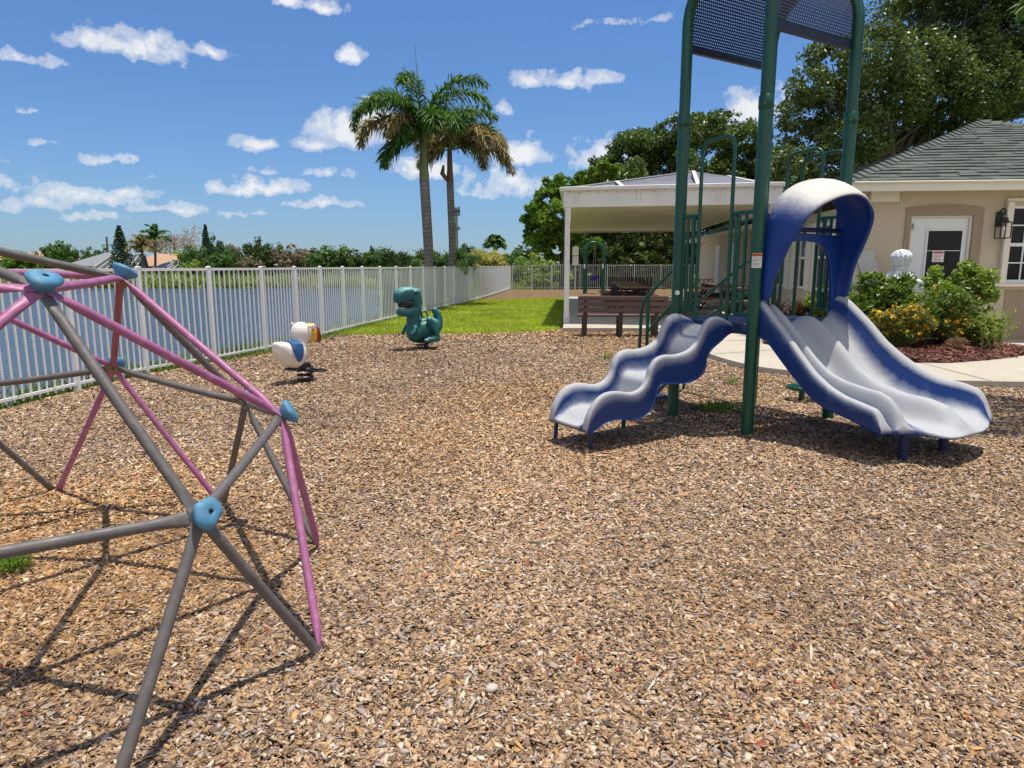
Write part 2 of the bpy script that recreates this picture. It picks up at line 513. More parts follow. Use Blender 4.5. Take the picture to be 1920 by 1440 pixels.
# bark chip playground floor, lawn, patio slab, path, red mulch bed
PATIO = [(1.08, 14.69), (6.3, 14.62), (7.9, 29.6), (2.42, 30.0)]
PATH = [(2.95, 14.58), (2.98, 12.2), (3.0, 10.5), (3.05, 9.95), (3.13, 9.5), (3.3, 9.03), (3.62, 8.64), (4.2, 8.27), (5.0, 7.98), (5.78, 7.87), (7, 7.85), (14, 8.0), (14, 12.2), (6.35, 12.95), (6.42, 14.5)]
BED = [(5.2, 13.1), (4.6, 12.7), (4.33, 11.9), (4.3, 11.2), (4.45, 10.6), (4.85, 9.95), (5.4, 9.45), (6.0, 9.4), (6.7, 9.68), (7.3, 10.0), (8.0, 10.5), (8.35, 11.0), (8.1, 11.6), (7.3, 12.1), (6.4, 12.6)]
LAWN = [(fence_x(14.1) + .05, 14.05), (-2.4, 14.18), (-1.2, 14.3), (-.2, 14.5), (.55, 14.85), (1.04, 15.2), (2.3, 30.6), (1.5, 30.4), (.4, 29.6), (-.6, 28.6), (fence_x(28) + .05, 28.2), (fence_x(22) + .05, 22), (fence_x(18) + .05, 18)]
MULCH = [(p.x + .02, p.y) for p in FENCE] + [(14, 43.5), (14, -14), (-6.6, -14)]

CH = [srgb(212, 182, 146), srgb(196, 164, 126), srgb(230, 212, 186), srgb(178, 146, 112), srgb(152, 126, 104), srgb(188, 176, 166), srgb(132, 110, 92), srgb(104, 88, 76), srgb(204, 164, 108), srgb(76, 64, 56)]
CW = np.array([.16, .17, .09, .15, .12, .10, .08, .06, .06, .01]); CW = CW / CW.sum()

m, t, b = new_mat('bark chip floor')
co = t.coord('Object')
vo = t.node('ShaderNodeTexVoronoi', ins={'Scale': 78, 'Randomness': 1.0}); t.l.new(co, vo.inputs['Vector'])
hs_ = t.node('ShaderNodeSeparateColor'); t.l.new(vo.outputs['Color'], hs_.inputs[0])
col = t.ramp(hs_.outputs[0], [(0, srgb(112, 92, 76)), (.3, srgb(148, 122, 98)), (.55, srgb(176, 144, 106)), (.8, srgb(200, 170, 130)), (1, srgb(222, 202, 172))])
big = t.ramp(t.noise(.8, 5, .6, co), [(.35, (.86, .8, .74, 1)), (.65, (1.05, 1.0, .96, 1))])
rust = t.ramp(t.noise(.45, 5, .62, co), [(.46, 0.0), (.66, .5)])
col = t.mix(1.0, col, big, 'MULTIPLY')
col = t.mix(rust, col, t.mix(1.0, col, (1.02, .9, .76, 1), 'MULTIPLY'))
edge = t.ramp(vo.outputs['Distance'], [(.3, 1.0), (.75, .35)])
t.l.new(t.mix(1.0, col, edge, 'MULTIPLY'), b.inputs['Base Color']); b.inputs['Roughness'].default_value = .9
b.inputs['Specular IOR Level'].default_value = .15
t.l.new(t.bump(t.math('SUBTRACT', t.noise(30, 4, .7, co), vo.outputs['Distance']), .03, .9), b.inputs['Normal'])
mm = MB(); mm.add([(x, y, 0) for x, y in MULCH[::-1]], [tuple(range(len(MULCH)))])
struct('bark_chip_floor', mm, m)

def noise2(x, y, s, seed=0):
    """cheap smooth value noise"""
    r = np.random.default_rng(seed); T = r.random((64, 64))
    xs = x / s; ys = y / s; xi = np.floor(xs).astype(int); yi = np.floor(ys).astype(int)
    fx = xs - xi; fy = ys - yi; fx = fx * fx * (3 - 2 * fx); fy = fy * fy * (3 - 2 * fy)
    g = lambda a, b: T[(xi + a) % 64, (yi + b) % 64]
    return (g(0, 0) * (1 - fx) + g(1, 0) * fx) * (1 - fy) + (g(0, 1) * (1 - fx) + g(1, 1) * fx) * fy
def fbm(x, y, s, seed=0):
    return .55 * noise2(x, y, s, seed) + .28 * noise2(x, y, s / 2.1, seed + 1) + .17 * noise2(x, y, s / 4.3, seed + 2)

def chips(y0, y1, half, thick):
    g = np.linspace(y0, y1, 400); Lg = np.interp(g, [1, 3.5, 6.6, 12.5, 16], [.0124, .0148, .0176, .0235, .042])
    wt = 2 * (half[0] + half[1] * g) * np.interp(g, [1, 6, 8, 13, 16], [2.9, 2.8, 1.9, 1.4, .9]) / Lg ** 2
    cdf = np.concatenate([[0], np.cumsum((wt[1:] + wt[:-1]) / 2 * np.diff(g))]); n = int(cdf[-1] * CHIP)
    y = np.interp(rng.random(n) * cdf[-1], cdf, g)
    x = (rng.random(n) * 2 - 1) * (half[0] + half[1] * y)
    k = inside(MULCH, x, y) & ~inside(LAWN, x, y) & ~inside(PATIO, x, y) & ~inside(PATH, x, y)
    x, y = x[k], y[k]; n = len(x); L = np.interp(y, g, Lg)
    ln = L * np.minimum(np.exp(rng.normal(-.03, .42, n)), 2.3); sl = rng.random(n) < .07
    ln = np.where(sl, ln * 1.9, ln); wd = ln * np.where(sl, rng.uniform(.08, .2, n), rng.uniform(.3, .75, n))
    yaw = rng.random(n) * 2 * np.pi
    tx = rng.normal(0, .2, n); ty = rng.normal(0, .24, n)
    e1 = np.stack([np.cos(yaw), np.sin(yaw), tx], -1); e1 /= np.linalg.norm(e1, axis=1)[:, None]
    nn = np.stack([-np.cos(yaw) * tx + np.sin(yaw) * ty, -np.sin(yaw) * tx - np.cos(yaw) * ty, np.ones(n)], -1); nn /= np.linalg.norm(nn, axis=1)[:, None]
    e2 = np.cross(nn, e1)
    z = rng.random(n) * L * .55 + ln * np.abs(tx) * .35 + .002 + .012 * fbm(x, y, .5, 3)
    c = np.stack([x, y, z], -1)
    hexa = np.array([(-.5, -.45), (.5, -.45), (.5, .45), (-.5, .45)])
    H = hexa[None] + rng.normal(0, .13, (n, 4, 2)) * np.array([1.0, .9])
    H[:, :, 0] += (rng.normal(0, .28, n)[:, None]) * hexa[None, :, 1]          # skewed, broken ends
    top_ = c[:, None] + e1[:, None] * (H[..., :1] * ln[:, None, None]) + e2[:, None] * (H[..., 1:] * wd[:, None, None])
    bow = rng.normal(0, .07, n)
    top_[:, [1, 3], 2] += (bow * ln)[:, None]
    zone = fbm(x, y, 3.4, 21)                 # weathered grey here, fresher orange there
    r = rng.random(n)
    idx = np.searchsorted(np.cumsum(CW), r).clip(0, len(CW) - 1)
    C = np.array(CH)[idx]
    warm = np.clip((zone - .5) * 4.5, 0, 1)[:, None] * .95
    C[:, :3] = C[:, :3] * (1 - warm) * np.array([.94, .92, .945]) + C[:, :3] * warm * np.array([1.05, .90, .70])
    red = rng.random(n) < .004
    C[red, :3] = np.array(srgb(176, 84, 62))[:3]
    C[:, :3] *= np.exp(rng.normal(0, .13, n))[:, None]
    sliver = rng.random(n) < .05
    ln = np.where(sliver, ln, ln)
    C[:, :3] *= (.62 + .36 * fbm(x, y, .9, 9) + .26 * fbm(x, y, 2.2, 33))[:, None] * np.array([.955, .945, .925])
    if thick:
        bot = top_ - nn[:, None] * (wd * rng.uniform(.12, .3, n))[:, None, None]
        V = np.concatenate([top_, bot], 1).reshape(-1, 3); s = 8
        f = [(0, 1, 2, 3)] + [(i, i + 4, (i + 1) % 4 + 4, (i + 1) % 4) for i in range(4)]
    else:
        V = top_.reshape(-1, 3); s = 4
        f = [(0, 1, 2, 3)]
    Q = (np.arange(n)[:, None, None] * s + np.array(f)[None]).reshape(-1, 4)
    return V, Q, np.repeat(np.clip(C, 0, .85), s, 0)

m, t, b = new_mat('bark chip')
co = t.coord('Object')
fib = t.node('ShaderNodeMapping', ins={'Scale': (1, 1, 1)}); t.l.new(co, fib.inputs[0])
sh = t.ramp(t.noise(160, 4, .65, fib.outputs[0]), [(.3, .74), (.7, 1.12)])
t.l.new(t.mix(1.0, t.attr('col', 'Color'), sh, 'MULTIPLY'), b.inputs['Base Color'])
b.inputs['Roughness'].default_value = .82; b.inputs['Specular IOR Level'].default_value = .25
t.l.new(t.bump(t.noise(220, 3, .6, co), .0015, .5), b.inputs['Normal'])
parts = [chips(.5, 3.5, (1.55, .83), True), chips(3.5, 7.5, (1.5, .84), False), chips(7.5, 15.6, (.6, .84), False)]
o = 0; VV, QQ, CC = [], [], []
for V, Q, C in parts:
    VV.append(V); QQ.append(Q + o); CC.append(C); o += len(V)
me = quads_mesh('bark_chips', np.concatenate(VV), 0, np.concatenate(QQ), m, np.concatenate(CC))
tag(link('bark_chips', me), kind='stuff')
tag(bpy.data.objects['bark_chips'], 'loose tan and brown bark chips covering the play area', 'bark chips')

# lawn
m, t, b = new_mat('lawn soil')
co = t.coord('Object')
t.l.new(t.ramp(t.noise(3, 6, .7, co), [(.3, srgb(98, 114, 26)), (.6, srgb(142, 156, 44)), (.75, srgb(150, 140, 76))]), b.inputs['Base Color']); b.inputs['Roughness'].default_value = .95
b.inputs['Specular IOR Level'].default_value = .1
lm = MB(); lm.add([(x, y, .012) for x, y in LAWN], [tuple(range(len(LAWN)))])
struct('lawn', lm, m)

def blades(xy, h, wd, lean, zf, seed=0, per=1):
    n = len(xy); r = np.random.default_rng(seed)
    x, y = xy[:, 0], xy[:, 1]; z = zf(x, y)
    a = r.random(n) * 2 * np.pi; hh = h * np.exp(r.normal(0, .3, n))
    d = np.stack([np.cos(a), np.sin(a), np.zeros(n)], -1)
    l = r.normal(0, lean, (n, 2)) * hh[:, None]
    c = np.stack([x, y, z - .01], -1)
    mid = c + np.stack([l[:, 0] * .35, l[:, 1] * .35, hh * .6], -1); tip = c + np.stack([l[:, 0], l[:, 1], hh], -1)
    w2 = wd * np.exp(r.normal(0, .2, n))[:, None] / 2
    V = np.stack([c - d * w2, c + d * w2, mid + d * w2 * .8, mid - d * w2 * .8, tip + d * w2 * .15, tip - d * w2 * .15], 1).reshape(-1, 3)
    Q = (np.arange(n)[:, None, None] * 6 + np.array([(0, 1, 2, 3), (3, 2, 4, 5)])[None]).reshape(-1, 4)
    return V, Q

def scatter(poly, n, seed):
    r = np.random.default_rng(seed); P = np.array([(p[0], p[1]) for p in poly]); lo, hi = P.min(0), P.max(0)
    q = r.random((n * 3, 2)) * (hi - lo) + lo
    return q[inside(poly, q[:, 0], q[:, 1])][:n]

grass_m = leaf_mat('lawn grass', [srgb(122, 142, 32), srgb(152, 168, 42), srgb(176, 186, 60), srgb(192, 194, 92)], .35)
q = scatter(LAWN, 90000, 5); q = q[rng.random(len(q)) < np.clip(1.6 - q[:, 1] / 32, .3, 1)]
V, Q = blades(q, .048, .013, .7, lambda x, y: np.full(x.shape, .012), 6)
tag(link('lawn_grass', quads_mesh('lawn_grass', V, 0, Q, grass_m)), 'short bright green lawn grass beside the patio', 'grass', kind='stuff')

# bank grass and waterside weeds behind the white fence
bank_m = leaf_mat('bank grass', [srgb(70, 96, 32), srgb(104, 128, 48), srgb(136, 148, 70), srgb(86, 116, 36)], .35)
y = rng.random(26000) ** .8 * 42 - 1; fx = np.array([fence_x(v) for v in y]); x = fx - .06 - rng.random(len(y)) ** 1.4 * 1.75
V, Q = blades(np.stack([x, y], -1), .19, .016, .5, lambda x, y: terrain(x, y), 9)
y = rng.random(2600) * 13 + 14; x = np.array([fence_x(v) for v in y]) + rng.random(len(y)) * .22 - .05
q2 = np.stack([x, y], -1)
y = rng.random(4200) * 8 + 8.5; x = np.array([fence_x(v) for v in y]) + rng.random(len(y)) ** 2 * .3 * np.clip((y - 8) / 3, .15, 1) - .05
q2 = np.concatenate([q2, np.stack([x, y], -1)])
V2, Q2 = blades(q2, .07, .012, .7, lambda x, y: np.zeros(x.shape), 10)
tag(link('bank_grass', quads_mesh('bank_grass', np.concatenate([V, V2]), 0, np.concatenate([Q, Q2 + len(V)]), bank_m)), 'rough grass along the foot of the white fence and lake bank', 'grass', kind='stuff')
reed_m = leaf_mat('reeds', [srgb(104, 124, 58), srgb(130, 150, 70), srgb(158, 168, 92), srgb(118, 140, 62), srgb(190, 190, 130)], .35)
n = 15000
a = rng.random(n); sx = -120 + 108 * a; sy = np.interp(sx, [-120, -75, -50, -34, -22, -15, -12], [70.5, 69, 71, 70, 71.5, 70, 66]) + rng.random(n) ** 1.4 * 10 - .6
V, Q = blades(np.stack([sx, sy], -1), .75, .22, .5, lambda x, y: np.maximum(terrain(x, y), -.85), 12)
sx = rng.random(5000) * 34 - 13; sy = 46 + rng.random(5000) * 26
k = ~inside(SHORE, sx, sy); V2, Q2 = blades(np.stack([sx[k], sy[k]], -1), .5, .12, .5, lambda x, y: terrain(x, y), 13)
tag(link('waterside_reeds', quads_mesh('waterside_reeds', np.concatenate([V, V2]), 0, np.concatenate([Q, Q2 + len(V)]), reed_m)), 'green reeds and water plants along the far bank of the lake', 'reeds', kind='stuff')

# concrete
def concrete(name, c):
    m, t, b = new_mat(name)
    co = t.coord('Object')
    col = t.ramp(t.noise(1.1, 7, .65, co), [(.3, tuple(x * .84 for x in c[:3]) + (1,)), (.7, c)])
    sp = t.ramp(t.noise(55, 3, .7, co), [(.3, .86), (.6, 1.04)])
    st = t.ramp(t.noise(2.6, 6, .7, co), [(.56, 0.0), (.74, .42)])
    col = t.mix(1.0, col, sp, 'MULTIPLY'); col = t.mix(st, col, (.25, .23, .2, 1))
    t.l.new(col, b.inputs['Base Color']); b.inputs['Roughness'].default_value = .88; b.inputs['Specular IOR Level'].default_value = .2
    t.l.new(t.bump(t.noise(90, 4, .6, co), .004, .5), b.inputs['Normal'])
    return m
conc = concrete('concrete', srgb(194, 185, 168))
struct('patio', MB().prism(PATIO, -.1, .1), conc)
struct('path', MB().prism(PATH, -.1, .085), conc)
jm = M('joint', (.12, .11, .1, 1), .9)
jb = MB()
for a, b_ in (((5.55, 7.92), (5.62, 9.38)), ((4.0, 8.42), (4.75, 9.95)), ((3.05, 10.4), (4.3, 11.0)), ((7.4, 7.9), (7.5, 9.95)), ((3.0, 12.4), (4.35, 12.3))):
    jb.bar((a[0], a[1], .0865), (b_[0], b_[1], .0865), .012, .004)
struct('path_joints', jb, jm)
m, t, b = new_mat('red mulch')
co = t.coord('Object')
vo = t.node('ShaderNodeTexVoronoi', ins={'Scale': 38}); t.l.new(co, vo.inputs['Vector'])
sc_ = t.node('ShaderNodeSeparateColor'); t.l.new(vo.outputs['Color'], sc_.inputs[0])
t.l.new(t.ramp(sc_.outputs[0], [(0, srgb(56, 36, 32)), (.5, srgb(94, 56, 46)), (1, srgb(132, 88, 72))]), b.inputs['Base Color']); b.inputs['Roughness'].default_value = .9
t.l.new(t.bump(t.noise(36, 5, .7, co), .05, 1.0), b.inputs['Normal'])
bm_ = MB(); ctr = Vector((6.2, 11.1, 0)); rings = []
for k, z in ((1, .08), (.97, .115), (.8, .15), (.4, .18), (.02, .19)):
    rings.append([Vector((ctr.x + (x - ctr.x) * k, ctr.y + (y - ctr.y) * k, z)) for x, y in BED])
bm_.loft(rings, True, False)
struct('mulch_bed', bm_, m, 60)
q = scatter(BED, 9000, 31); n = len(q)
yaw = rng.random(n) * 6.283; ln = .05 * np.exp(rng.normal(0, .4, n)); e1 = np.stack([np.cos(yaw), np.sin(yaw), rng.normal(0, .25, n)], -1) * ln[:, None] / 2
e2 = np.stack([-np.sin(yaw), np.cos(yaw), rng.normal(0, .3, n)], -1) * ln[:, None] * .14
dd = np.clip(dist_to(BED, q[:, 0], q[:, 1]) * .1, 0, .075)
c = np.stack([q[:, 0], q[:, 1], .115 + dd + rng.random(n) * .02], -1)
V = np.stack([c - e1 - e2, c + e1 - e2, c + e1 + e2, c - e1 + e2], 1).reshape(-1, 3)
shred = leaf_mat('red mulch shreds', [srgb(74, 42, 36), srgb(118, 66, 54), srgb(150, 96, 78), srgb(104, 74, 62)], .0, .8)
tag(link('mulch_shreds', quads_mesh('mulch_shreds', V, 0, np.arange(n * 4).reshape(-1, 4), shred)), 'shredded red mulch round the shrubs of the planting bed', 'mulch', kind='stuff')
# ------------------------------------------------------------------ dome climber
grey_bar = M('grey bar coating', srgb(96, 91, 89), .55, .1, 14, dirt=srgb(132, 122, 112), dscale=26, damt=.5, bump=.0006, bscale=200)
pink_bar = M('pink bar coating', srgb(160, 94, 134), .5, .12, 10, dirt=srgb(188, 142, 164), dscale=22, damt=.6, bump=.0006, bscale=200)
shaded_pink_bar = M('shaded pink bar coating', srgb(146, 76, 100), .5, .12, 10, dirt=srgb(140, 84, 92), damt=.5)  # a pink bar too; its shade is put into this darker, redder colour
hold_m = M('blue grip plastic', srgb(76, 132, 164), .6, .16, 18, dirt=srgb(120, 152, 168), dscale=14, damt=.5, bump=.001, bscale=90)
hole_m = M('bolt hole', (.02, .022, .025, 1), .7)
bolt_m = M('bolt steel', (.25, .24, .23, 1), .4, metal=.8)
DV = {'r0': (-1.489, 2.211, 1.332), 'i0': (-.952, 2.019, .646), 'm0': (-.974, 2.883, .776), 'r1': (-1.769, 3.172, 1.354), 'i1': (-1.42, 3.623, .682), 'm1': (-2.249, 3.869, .835),
      'r2': (-2.769, 3.202, 1.391), 'i2': (-3.09, 3.673, .744), 'm2': (-3.581, 2.961, .873), 'r3': (-3.107, 2.26, 1.393), 'i3': (-3.654, 2.1, .746), 'm3': (-3.129, 1.414, .838),
      'r4': (-2.316, 1.648, 1.356), 'i4': (-2.333, 1.078, .685), 'm4': (-1.518, 1.366, .778), 'b0': (-.717, 2.451, -.03), 'b1': (-.989, 3.385, -.03), 'b2': (-1.759, 3.98, -.03), 'b3': (-2.731, 4.009, -.03),
      'b4': (-3.535, 3.462, -.03), 'b5': (-3.863, 2.546, -.03), 'b6': (-3.591, 1.612, -.03), 'b7': (-2.821, 1.017, -.03), 'b8': (-1.849, .987, -.03), 'b9': (-1.045, 1.535, -.03), 'top': (-2.29, 2.498, 1.574)}
DV = {k: Vector(v) for k, v in DV.items()}
for k_, q_ in (('b0', (607, 1232)), ('b1', (599, 1032)), ('b2', (418, 948)), ('b3', (107, 925))): DV[k_] = gp(*q_, -.012)
DV['m4'] = Vector((-1.78, 1.33, .70))
DC = Vector((-2.29, 2.498, 0))
dome = empty('dome_climber', DC, 'low geodesic dome climber of grey and pink bars with blue grips at the joints', 'dome climber')
ED = []
for k in range(5):
    n = (k + 1) % 5
    ED += [('top', 'r%d' % k, 'g'), ('r%d' % k, 'r%d' % n, 'p'), ('r%d' % k, 'i%d' % k, 'g'), ('r%d' % k, 'm%d' % k, 'p'), ('r%d' % n, 'm%d' % k, 'p'),
           ('i%d' % k, 'm%d' % k, 'g'), ('m%d' % k, 'i%d' % n, 'g')]
    # base points: b(2k) sits between i_k and m_k, b(2k+1) between m_k and i_(k+1)
    ED += [('i%d' % k, 'b%d' % (2 * k), 'g'), ('m%d' % k, 'b%d' % (2 * k), 'p'), ('m%d' % k, 'b%d' % (2 * k + 1), 'p'), ('i%d' % n, 'b%d' % (2 * k + 1), 'g')]
def strut_mb(p, q, np_, nq, r=.0178):
    mb = MB(); t = (q - p); L = t.length; t = t.normalized(); rings = []
    N = 12
    for s, fl in ((.0, 1), (.03, 1), (.055, .8), (.085, .35), (.12, 0), (L / 2, 0), (L - .12, 0), (L - .085, .35), (L - .055, .8), (L - .03, 1), (L, 1)):
        nn = np_ if s < L / 2 else nq
        b = t.cross(nn).normalized(); n2 = b.cross(t)
        wx = r * (1 + .35 * fl); wz = r * (1 - .75 * fl)
        sag = -.006 * math.sin(PI * s / L)
        rings.append([p + t * s + Vector((0, 0, sag)) + b * (wx * math.cos(2 * PI * k / N)) + n2 * (wz * math.sin(2 * PI * k / N)) for k in range(N)])
    return mb.loft(rings)
for i, (a, b, c) in enumerate(ED):
    p, q = DV[a], DV[b]
    na, nb = (p - DC).normalized(), (q - DC).normalized()
    o = .004 * (i % 3)
    mtl = grey_bar if c == 'g' else pink_bar
    if (a, b) in (('r1', 'm1'),): mtl = shaded_pink_bar
    s = obj('strut', strut_mb(p - na * o, q - nb * o, na, nb, .0178 if c == 'g' else .0166), mtl, dome, 60)
    if mtl is shaded_pink_bar: s['label'] = 'pink bar with shade put into its darker colour'
for i, k in enumerate([k for k in DV if k[0] != 'b']):
    p = DV[k]; n = (p - DC).normalized()
    R = n.to_track_quat('Z', 'Y').to_matrix() @ Matrix.Rotation(1.3 * i, 3, 'Z')
    ph = i * 1.7
    lob = lambda a, z: 1 + (.12 * math.cos(2 * a + ph) + .06 * math.cos(3 * a + 2 * ph) + .035 * math.cos(5 * a + ph)) * (1 if z > .012 else .4)
    mb = MB().lathe([(.0085, .032), (.0095, .047), (.016, .0495), (.030, .0485), (.042, .044), (.050, .036), (.050, .028), (.042, .016), (.036, .008), (.030, .002), (.026, -.006)], p, 26, R, lob)
    g = obj('grip', mb, hold_m, dome, 60)
    obj('bolt_hole', MB().lathe([(.0005, .041), (.0105, .0405), (.0108, .030), (.0005, .030)], p, 14, R), hole_m, g)
    obj('joint_plate', MB().lathe([(.0005, -.008), (.03, -.009), (.031, -.02), (.014, -.021), (.013, -.03), (.0005, -.031)], p, 12, R), bolt_m, dome)

# ------------------------------------------------------------------ white lakeside fence
white_al = M('white aluminium', srgb(238, 237, 234), .4, .03, 3, dirt=srgb(206, 202, 190), dscale=1.5, damt=.3)
grey_al = M('grey white aluminium', srgb(196, 194, 188), .45, .06, 3)
def along(P, s):
    for a, b in zip(P, P[1:]):
        L = (b - a).length
        if s <= L: return a + (b - a) * (s / L)
        s -= L
    return P[-1]
FS = bez([Vector((p.x, p.y, 0)) for p in FENCE], 8)
FS = [Vector((p.x, p.y)) for p in FS]
FL = sum((b - a).length for a, b in zip(FS, FS[1:]))
anchor = gp(277, 702).to_2d(); best = min(range(2000), key=lambda i: (along(FS, FL * i / 2000) - anchor).length); s0 = FL * best / 2000
BAY = 1.22
marks = [s0 + BAY * k for k in range(-40, 60) if 0 <= s0 + BAY * k <= FL]
if FL - marks[-1] > .3: marks.append(FL)
wf = empty('picket_fence', (FS[0].x, FS[0].y, 0), 'long white metal picket fence running along the lake', 'fence')
TOPZ = 1.375
def fence_run(root, pts, mat, top=TOPZ, pk=.107, pw=.0165, post=.052, ztop=None):
    for i, p in enumerate(pts):
        d = (pts[min(i + 1, len(pts) - 1)] - pts[max(i - 1, 0)]); d = Vector((d.x, d.y, 0)).normalized()
        R = Matrix((d, Vector((-d.y, d.x, 0)), Vector((0, 0, 1)))).transposed()
        po = obj('post', MB().box((p.x, p.y, top / 2 - .05), (post, post, top + .1), R), mat, root, 30, .004)
        obj('post_cap', MB().loft([[Vector((p.x, p.y, top + z)) + R @ Vector((x * s, y * s, 0)) for x, y in ((-1, -1), (1, -1), (1, 1), (-1, 1))] for z, s in ((0, post / 2 + .004), (.012, post / 2 + .004), (.022, .008))]), mat, po, 30)
    for a, b in zip(pts, pts[1:]):
        a3, b3 = Vector((a.x, a.y, 0)), Vector((b.x, b.y, 0)); t = (b3 - a3).normalized(); L = (b3 - a3).length
        R = Matrix((t, Vector((-t.y, t.x, 0)), Vector((0, 0, 1)))).transposed()
        mb = MB(); n = max(2, round(L / pk))
        for k in range(1, n):
            p = a3 + t * (L * k / n)
            mb.box((p.x, p.y, (top + .06) / 2 - .02), (pw, pw, top - .06), R)
        pn = obj('picket_panel', mb, mat, root, 30)
        for z, h in ((top - .022, .036), (.085, .03)):
            c = (a3 + b3) / 2
            obj('rail', MB().box((c.x, c.y, z), (L - post * .9, .03, h), R), mat, pn, 30)
fence_run(wf, [along(FS, s) for s in marks], white_al)

bf0 = gp(957, 543); bfd = Vector((9.8, 2.0)).normalized()
gate_pts = [bf0.to_2d() + bfd * d for d in (.12, 1.32, 2.52)]
gt = empty('gate', (gate_pts[0].x, gate_pts[0].y, 0), 'grey white double gate of thin bars in the corner of the far fence', 'gate')
for i in range(2):
    a, b = gate_pts[i], gate_pts[i + 1]; a3, b3 = Vector((a.x, a.y, 0)), Vector((b.x, b.y, 0)); t = (b3 - a3).normalized(); L = (b3 - a3).length
    mb = MB()
    for k in range(1, 11): 
        p = a3 + t * (L * k / 11); mb.bar((p.x, p.y, .1), (p.x, p.y, 1.4), .02, .02, (1, 0, 0))
    lf = obj('gate_leaf', mb, grey_al, gt, 30)
    for z in (.1, 1.4): obj('rail', MB().bar(a3 + t * .06 + Vector((0, 0, z)), b3 - t * .06 + Vector((0, 0, z)), .03, .04), grey_al, lf, 30)
    obj('latch', MB().box(((a + b) / 2).to_3d() + t * (.5 if i == 0 else -.5) + Vector((0, -.03, .95)), (.08, .05, .14)), bolt_m, lf, 30)
for p in gate_pts:
    obj('gate_post', MB().box((p.x, p.y, .72), (.085, .085, 1.48)), grey_al, gt, 30, .005)
bfe = empty('picket_fence', (gate_pts[2].x, gate_pts[2].y, 0), 'grey white metal picket fence closing the far end under the dark trees', 'fence')
fence_run(bfe, [gate_pts[2] + bfd * (.06 + 1.75 * k) for k in range(0, 7)], grey_al, 1.47, .125, .022)

# ------------------------------------------------------------------ play structure
PO = gp(1400, 815); EX = Vector((.846, .533, 0)); EY = Vector((.533, -.846, 0))
def P(a, b, z): return PO + EX * a + EY * b + Vector((0, 0, z))
green = M('forest green powder coat', srgb(14, 76, 58), .32, .08, 5, spec=.5, dirt=srgb(36, 92, 74), dscale=3, damt=.3)
navy_sheet = M('navy coated sheet', srgb(34, 36, 62), .45, .1, 8)
deck_m = M('blue coated deck', srgb(38, 52, 88), .5, .15, 8, dirt=srgb(110, 116, 128), dscale=6, damt=.5)
blue_in = faded_plastic('blue slide plastic', srgb(20, 52, 112), srgb(172, 174, 177))
hood_m = faded_plastic('blue hood plastic', srgb(22, 58, 130), srgb(204, 201, 193))
navy_leg = M('navy leg paint', srgb(26, 34, 78), .45)
play = empty('play_structure', P(.56, -.4, 0), 'green post playground tower with blue wave slide and blue double slide', 'play structure')
W_, D_ = 1.12, .86
PR = .051
rA = D_ / 2; zA = 3.43
def arch_pts(a, up=True):
    pts = [P(a, -D_, 3.43 - .02), P(a, -D_, zA)]
    pts += [P(a, -rA - rA * math.cos(th), zA + rA * math.sin(th)) for th in np.linspace(.12, PI - .12, 16)]
    return pts + [P(a, 0, zA), P(a, 0, zA - .02)]
for (a, b) in ((0, 0), (0, -D_), (W_, 0), (W_, -D_)):
    po = obj('post', MB().tube([P(a, b, -.1), P(a, b, 2.62)], PR, 20), green, play, 60)
    obj('post_sleeve', MB().tube([P(a, b, 2.60), P(a, b, 2.605), P(a, b, 2.70), P(a, b, 2.705)], [PR, PR + .006, PR + .006, PR + .001], 20), green, po, 50)
    obj('bolt', MB().ball(P(a, b, 2.635) + (EY * .5 - EX * .86) * (PR + .005), .008, None, 8, 5), bolt_m, po)
for a in (0, W_):
    obj('arch_tube', MB().tube([P(a, -D_, 2.70)] + arch_pts(a) + [P(a, 0, 2.70)], PR - .003, 20), green, play, 60)
# perforated barrel roof: real slots cut in a thin sheet between the two arches
def perf_roof():
    mb = MB(); N1, N2 = 44, 64
    th0 = -.17
    def S(i, j):
        a = .03 + (W_ - .06) * j / N1
        s = i / N2
        Lstraight = .15; Larc = PI * (rA - .02); T = 2 * Lstraight + Larc; d = s * T
        if d < Lstraight: b, z = -D_ + .02, zA - Lstraight + d
        elif d > T - Lstraight: b, z = -.02, zA - (d - (T - Lstraight))
        else:
            th = (d - Lstraight) / (rA - .02); b, z = -rA - (rA - .02) * math.cos(th), zA + (rA - .02) * math.sin(th)
        return P(a, b, z)
    for i in range(N2):
        for j in range(N1):
            jo = j + (.5 if i % 2 else 0)
            if jo + 1 > N1: continue
            c = [(0, 0), (.5, 0), (1, 0), (1, 1), (.5, 1), (0, 1)]
            h = [(.2, .3), (.5, .2), (.8, .3), (.8, .7), (.5, .8), (.2, .7)]
            vs = [S(i + y, jo + x) for x, y in c] + [S(i + y, jo + x) for x, y in h]
            mb.add(vs, [(k, (k + 1) % 6, 6 + (k + 1) % 6, 6 + k) for k in range(6)])
    return mb
roof = obj('roof_panel', perf_roof(), navy_sheet, play, 60)
sol = roof.modifiers.new('S', 'SOLIDIFY'); sol.thickness = .004
for b, s in ((-D_ + .02, -1), (-.02, 1)):
    fl = MB(); z0 = zA - .21
    fl.bar(P(.03, b, z0 + .03), P(W_ - .03, b, z0 + .03), .006, .075)
    fl.bar(P(.03, b + s * .0 - s * .018, z0 - .006), P(W_ - .03, b - s * .018, z0 - .006), .042, .006)
    obj('roof_flange', fl, navy_sheet, roof, 30)

